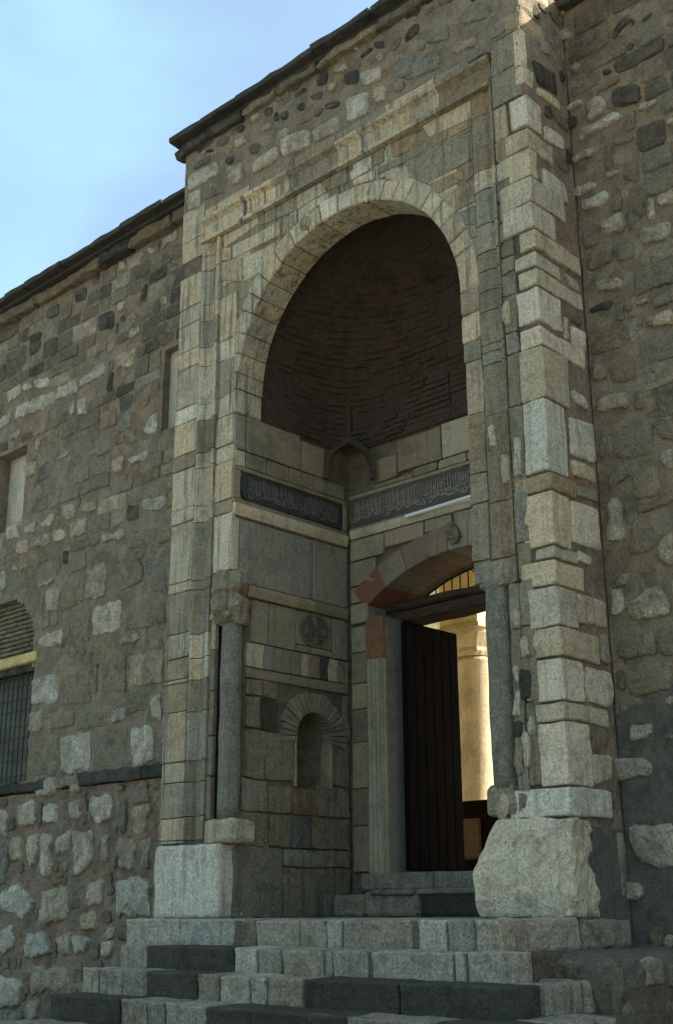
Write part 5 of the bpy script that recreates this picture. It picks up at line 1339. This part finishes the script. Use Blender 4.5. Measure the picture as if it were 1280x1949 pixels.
    for (z0, z1, c) in ((3.935, 3.962, 't'), (4.288, 4.33, 't')):
        slab('inscription_border', pb, [(-3.64, z0), (-0.78, z0), (-0.78, z1), (-3.64, z1)], rnd, M_NICHE, core, tint(c, rnd), depth=0.055, proud=0.008, gap=0.002, step=0.5)
    for (a, b) in ((-3.62, -2.9), (-2.9, -2.0), (-2.0, -0.78)):
        mm = MB(); poly = [(RECESS + 0.05, 3.84), (RECESS - 0.012, 3.84), (RECESS - 0.032, 3.885), (RECESS - 0.032, 3.93), (RECESS + 0.05, 3.93)]
        mm.prism(poly, lambda p: (a + 0.003, p[0], p[1]), lambda p: (b - 0.003, p[0], p[1]))
        mm.build('string_course', M_NICHE, core, tint('l', rnd))
    # door arch: red and grey voussoirs
    da = MB()
    da.box(-3.62, -3.40, RECESS + 0.052, 2.0, 2.90, 3.0)
    darch = da.build('door_arch', M_JOINT, portal)
    a_half = math.asin(1.25 / SR)
    cuts = [-1.0, -0.74, -0.50, -0.27, -0.09, 0.09, 0.27, 0.50, 0.74, 1.0]
    dcol = ['r', (0.27, 0.215, 0.15), (0.23, 0.165, 0.12), (0.26, 0.20, 0.145), 'g', 'g', (0.23, 0.165, 0.12), 'g', 'r']
    for i in range(9):
        a0, a1 = cuts[i] * a_half + 0.0015, cuts[i + 1] * a_half - 0.0015
        k = 5
        aa = [a0 + (a1 - a0) * j / k for j in range(k + 1)]
        P = lambda r, t: (SCX + r * math.sin(t), SCZ + r * math.cos(t))
        pol = [P(SR, t) for t in aa] + [P(SR + 0.26, t) for t in aa[::-1]]
        mm = MB(); off = rnd.uniform(-0.004, 0.004)
        mm.prism(pol, lambda p: (p[0], 2.3, p[1]), lambda p: (p[0], RECESS - 0.008 + off, p[1]))
        mm.build('voussoir', M_NICHE, darch, tint(dcol[i], rnd, 0.1))
    bs_ = MB()
    vs_, fs_ = rock_geo(-2.34, -2.14, RECESS - 0.06, RECESS + 0.02, 3.50, 3.72, rnd, 0.05, 0.02, 0.05)
    bs_.add(vs_, fs_); bs_.build('keystone_boss', M_WORN, darch, tint('t', rnd))
    # jamb quoins and fluted marble jambs
    for sx, xa, xb in ((1, -3.635, -3.415), (-1, -0.965, -0.775)):
        zz = [3.13, 2.88, 2.60, 2.28, 2.02, 1.68, 1.22, 0.86, 0.42]
        rock('impost', xa, xb + 0.02 * sx, RECESS - 0.02, 1.98, 2.91, 3.12, rnd, M_NICHE, darch, tint('t', rnd), bev=0.01, jit=0.003)
        for i in range(1, len(zz) - 1):
            slab('jamb_stone', pb, [(xa, zz[i + 1]), (xb, zz[i + 1]), (xb, zz[i]), (xa, zz[i])], rnd, M_NICHE, core, tint(tuple(v * (0.6 if i in (4, 6) else 0.95) for v in PAL['t']), rnd), depth=0.055, proud=rnd.uniform(-0.003, 0.006))
        x0, x1 = (-3.405, -3.17) if sx > 0 else (-1.21, -0.975)
        fl = MB()
        n = 22
        top_ = []
        for i in range(n + 1):
            t = i / n
            d = 0.03 + 0.014 * abs(math.sin(t * math.pi * 4)) - (0.02 if t < 0.05 or t > 0.95 else 0)
            top_.append((x0 + (x1 - x0) * t, RECESS - d))
        pol = [(x0, 1.695)] + top_ + [(x1, 1.695)]
        fl.prism(pol, lambda p: (p[0], p[1], 0.40), lambda p: (p[0], p[1], 2.50))
        jm = fl.build('door_jamb', M_JAMB, portal)
        up = MB(); up.box(x0, x1, RECESS - 0.03, 1.695, 2.503, 2.93)
        up.build('jamb_head', stone_mat('ochre_jamb', base=(0.22, 0.12, 0.065), streak=0.5, blotch=0.6, grime=(0.07, 0.06, 0.05)) if sx > 0 else M_JAMB, jm)
        rv = MB(); xi = x1 if sx > 0 else x0
        rv.box(xi - 0.02 * sx if sx > 0 else xi, xi if sx > 0 else xi + 0.02, 1.697, 2.11, 0.40, 2.92)
        rv.build('door_reveal', M_GREYSTONE, jm)
    # threshold
    rock('threshold', -3.40, -2.50, 1.52, 2.1, 0.24, 0.40, rnd, M_STEP, portal, tint('g', rnd), bev=0.012, jit=0.004, extra=0.15)
    rock('threshold', -2.49, -0.98, 1.52, 2.1, 0.235, 0.395, rnd, M_STEP, portal, tint('g', rnd), bev=0.012, jit=0.004, extra=0.15)
    for (a, b, z1, c) in ((-3.60, -3.2, 0.20, 'g'), (-3.19, -2.52, 0.235, 'g'), (-2.51, -1.4, 0.23, 'd'), (-1.39, -0.8, 0.23, 'g')):
        rock('threshold_step', a, b, 1.34, 1.55, 0.0, z1, rnd, M_STEP, portal, tint(c, rnd), bev=0.018, jit=0.008, extra=0.1)
    for (a, b) in ((-3.10, -2.55), (-2.53, -1.5)):
        rock('threshold_moulding', a, b, 1.30, 1.42, 0.19, 0.245, rnd, M_STEP, portal, tint('g', rnd), bev=0.014, jit=0.004, extra=0.1)

    # ---- transom, fanlight, door leaf
    bmx = MB()
    for (z0, z1, y0) in ((3.05, 3.145, 1.955), (2.925, 3.048, 1.975)):
        vs_, fs_ = rock_geo(-3.42, -0.96, y0, 2.30, z0, z1, rnd, 0.02, 0.008, 0.25)
        bmx.add(vs_, fs_)
    tr_ = bmx.build('transom_beam', M_BEAM, portal)
    fan = MB()
    arc = []
    FR = SR - 0.02
    for i in range(25):
        t = -0.52 + 1.04 * i / 24
        arc.append((SCX + FR * math.sin(t), 2.27, SCZ + FR * math.cos(t)))
    fan.tube(arc, 0.014, 6)
    fl_ = fan.build('fanlight', M_IRON, portal)
    x = -3.06
    while x < -1.3:
        top = SCZ + math.sqrt(FR ** 2 - (x - SCX) ** 2)
        b_ = MB(); b_.tube([(x, 2.27, 3.06), (x, 2.27, top)], 0.008, 6)
        b_.build('fanlight_bar', M_IRON, fl_)
        x += 0.107
    for (cx, cz, r_, s) in ((-2.45, 3.40, 0.028, 1), (-2.375, 3.25, 0.024, -1)):
        b_ = MB(); b_.tube([(cx + r_ * (1 - 0.5 * t / 7) * math.cos(t * s), 2.26, cz + r_ * (1 - 0.5 * t / 7) * math.sin(t * s)) for t in [q * 0.5 for q in range(14)]], 0.006, 5)
        b_.build('fanlight_scroll', M_IRON, fl_)
    b_ = MB(); b_.tube([(-2.44, 2.26, 3.38), (-2.38, 2.26, 3.27)], 0.005, 5); b_.build('fanlight_scroll', M_IRON, fl_)
    # leaf, swung inwards to a right angle
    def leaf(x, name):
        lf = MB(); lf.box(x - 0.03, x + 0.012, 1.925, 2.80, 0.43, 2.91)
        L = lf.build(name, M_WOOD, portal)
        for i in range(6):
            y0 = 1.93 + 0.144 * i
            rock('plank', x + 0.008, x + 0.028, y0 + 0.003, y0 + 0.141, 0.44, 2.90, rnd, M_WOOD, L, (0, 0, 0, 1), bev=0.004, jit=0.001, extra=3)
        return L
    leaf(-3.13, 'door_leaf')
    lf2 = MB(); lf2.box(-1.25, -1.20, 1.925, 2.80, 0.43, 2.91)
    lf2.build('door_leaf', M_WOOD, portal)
    # ---- cornice of the portal
    ev = MB(); ev.box(X_LEFT - 0.03, 0.02, -0.05, yb, T - 0.004, T + 0.05)
    cor = ev.build('cornice', M_EAVE, portal)
    x = X_LEFT - 0.12
    while x < 0.1:
        w = rnd.uniform(0.4, 0.9); x2 = min(x + w, 0.12)
        if x2 - x > 0.05:
            rock('eave_slab', x + 0.003, x2 - 0.003, -0.155 + rnd.uniform(-0.012, 0.012), 1.0, T + 0.052, T + 0.115 + rnd.uniform(0, 0.014), rnd, M_EAVE, cor, (0, 0, 0, 1), bev=0.006, jit=0.011, extra=0.12)
            rock('eave_course_stone', x + 0.003, x2 - 0.003, -0.07 + rnd.uniform(-0.015, 0.01), 0.3, T - 0.10, T - 0.006, rnd, M_RUBBLE, cor, tint(rnd.choice('ddt') if rnd.random() < .8 else (0.2, 0.17, 0.1), rnd), bev=0.010, jit=0.020, extra=0.08)
        x += w
    rf = MB(); rf.box(X_LEFT - 0.05, 0.05, 1.002, 2.4, T + 0.052, T + 0.11)
    rf.build('roof_slab', M_EAVE, cor)
build_portal()

# ------------------------------------------------------------------ lamp tube on the rear wall
def build_lamp():
    t = thing('lamp_tube', (-2.4, RECESS - 0.04, 3.86), 'white fluorescent tube fixed under the rear inscription band above the door', 'lamp')
    m = MB(); m.tube([(-2.80, RECESS - 0.062, 3.905), (-1.62, RECESS - 0.062, 3.93)], 0.019, 10)
    m.build('tube', M_TUBE, t)
    m = MB(); m.box(-2.76, -1.66, RECESS - 0.047, RECESS - 0.030, 3.895, 3.925)
    m.build('batten', M_TUBE, t)
build_lamp()

# ------------------------------------------------------------------ courtyard behind the door
def build_courtyard():
    rnd = random.Random(77)
    fl = MB(); fl.box(-16, 12, 2.13, 24, 0.2, 0.385)
    f = fl.build('courtyard_floor', M_MARBLE); f['kind'] = 'structure'
    cx, cy = -5.30, 6.0
    c = thing('marble_column', (cx, cy, 0.385), 'pale marble column with carved capital in the sunlit courtyard beyond the door', 'column')
    m = MB(); m.box(cx - 0.36, cx + 0.36, cy - 0.36, cy + 0.36, 0.385, 0.75)
    m.build('plinth', M_MARBLE, c)
    m = MB(); m.lathe(cx, cy, [(0.28, 0.752), (0.30, 0.80), (0.27, 0.86), (0.245, 0.90), (0.242, 2.0), (0.228, 3.30), (0.25, 3.33), (0.25, 3.37), (0.23, 3.40)], 28, 0.006, 2)
    m.build('shaft', M_MARBLE, c, smooth=True)
    m = MB()
    V, F, n = [], [], 24
    for j, (r, z, q) in enumerate(((0.25, 3.405, 2), (0.27, 3.47, 2.2), (0.265, 3.52, 2.4), (0.31, 3.62, 3.2), (0.34, 3.70, 5), (0.35, 3.76, 8))):
        for k in range(n):
            a = 2 * math.pi * k / n
            ca, sa = math.cos(a), math.sin(a)
            s = (abs(ca) ** q + abs(sa) ** q) ** (-1 / q)
            w = 1 + 0.06 * math.cos(a * 8) * (1 if 1 <= j <= 3 else 0)
            V.append((cx + r * s * ca * w, cy + r * s * sa * w, z))
    for j in range(5):
        for k in range(n):
            F.append((j * n + k, j * n + (k + 1) % n, (j + 1) * n + (k + 1) % n, (j + 1) * n + k))
    F += [tuple(range(n))[::-1], tuple(range(5 * n, 6 * n))]
    link_mesh('capital', V, F, M_MARBLE, c)
    m = MB(); m.box(cx - 0.37, cx + 0.37, cy - 0.37, cy + 0.37, 3.762, 3.82)
    m.build('abacus', M_MARBLE, c)
    bLx, bRx = -4.3, -0.3
    a = thing('courtyard_arcade', (cx, cy, 3.83), 'yellow plastered arcade wall carried by the marble column', 'arcade')
    m = MB(); m.box(cx - 0.33, cx + 0.33, cy - 0.33, cy + 0.33, 3.822, 4.95)
    m.build('impost_block', M_YELLOW, a)
    m = MB(); m.box(-14.0, cx - 0.332, cy - 0.2, cy + 0.2, 4.62, 6.4); m.box(cx - 0.33, cx + 0.33, cy - 0.2, cy + 0.2, 4.952, 6.4); m.box(cx + 0.332, 9.0, cy - 0.2, cy + 0.2, 4.75, 6.4)
    m.build('arcade_wall', M_YELLOW, a)
    m = MB(); m.box(-14, 9, 2.41, cy + 0.6, 6.402, 6.6)
    m.build('gallery_roof', M_EAVE, a)
    m = MB(); m.box(-14, 9, 2.125, 2.4, 4.4, 6.4); m.box(-14, bLx, 2.125, 2.3, 0.386, 4.398); m.box(bRx, 9, 2.125, 2.3, 0.386, 4.398); m.box(-0.28, 0.02, 2.302, 5.78, 0.386, 6.4)  # last box: unseen cross wall added to keep sun off the door leaf
    m.build('entrance_wall_with_sun_block', M_YELLOW, a)
    m = MB(); m.box(cx - 0.20, cx + 0.05, cy + 0.332, 11.8, 3.95, 4.25)
    m.build('tie_beam', M_YELLOW, a)
    w = thing('courtyard_wall', (-6, 12.2, 0.39), 'yellow plastered wall closing the far side of the courtyard', 'wall')
    m = MB(); m.box(-18, -2, 12.0, 12.4, 0.386, 6.8)
    m.build('wall_face', M_YELLOW, w)
    for x in (-12.5, -9.2, -6.2):
        m = MB(); m.box(x - 0.25, x + 0.25, 11.8, 11.998, 0.386, 6.0)
        m.build('pilaster', M_YELLOW, w)
    s = thing('wooden_screen', (-4.1, 4.2, 0.386), 'dark wooden screen with a raised panel standing before the marble column', 'screen')
    m = MB(); m.box(-5.4, -2.6, 4.2, 4.26, 0.386, 1.22)
    m.build('board', M_WOOD, s)
    m = MB(); m.box(-5.42, -2.58, 4.17, 4.29, 1.222, 1.28)
    m.build('rail', M_WOOD, s)
    for x in (-4.9, -4.1, -3.3):
        rock('panel', x - 0.16, x + 0.16, 4.175, 4.198, 0.62, 1.08, rnd, plain_mat('panel_wood', (0.07, 0.045, 0.03), 0.5), s, (0, 0, 0, 1), bev=0.012, jit=0.001)
build_courtyard()
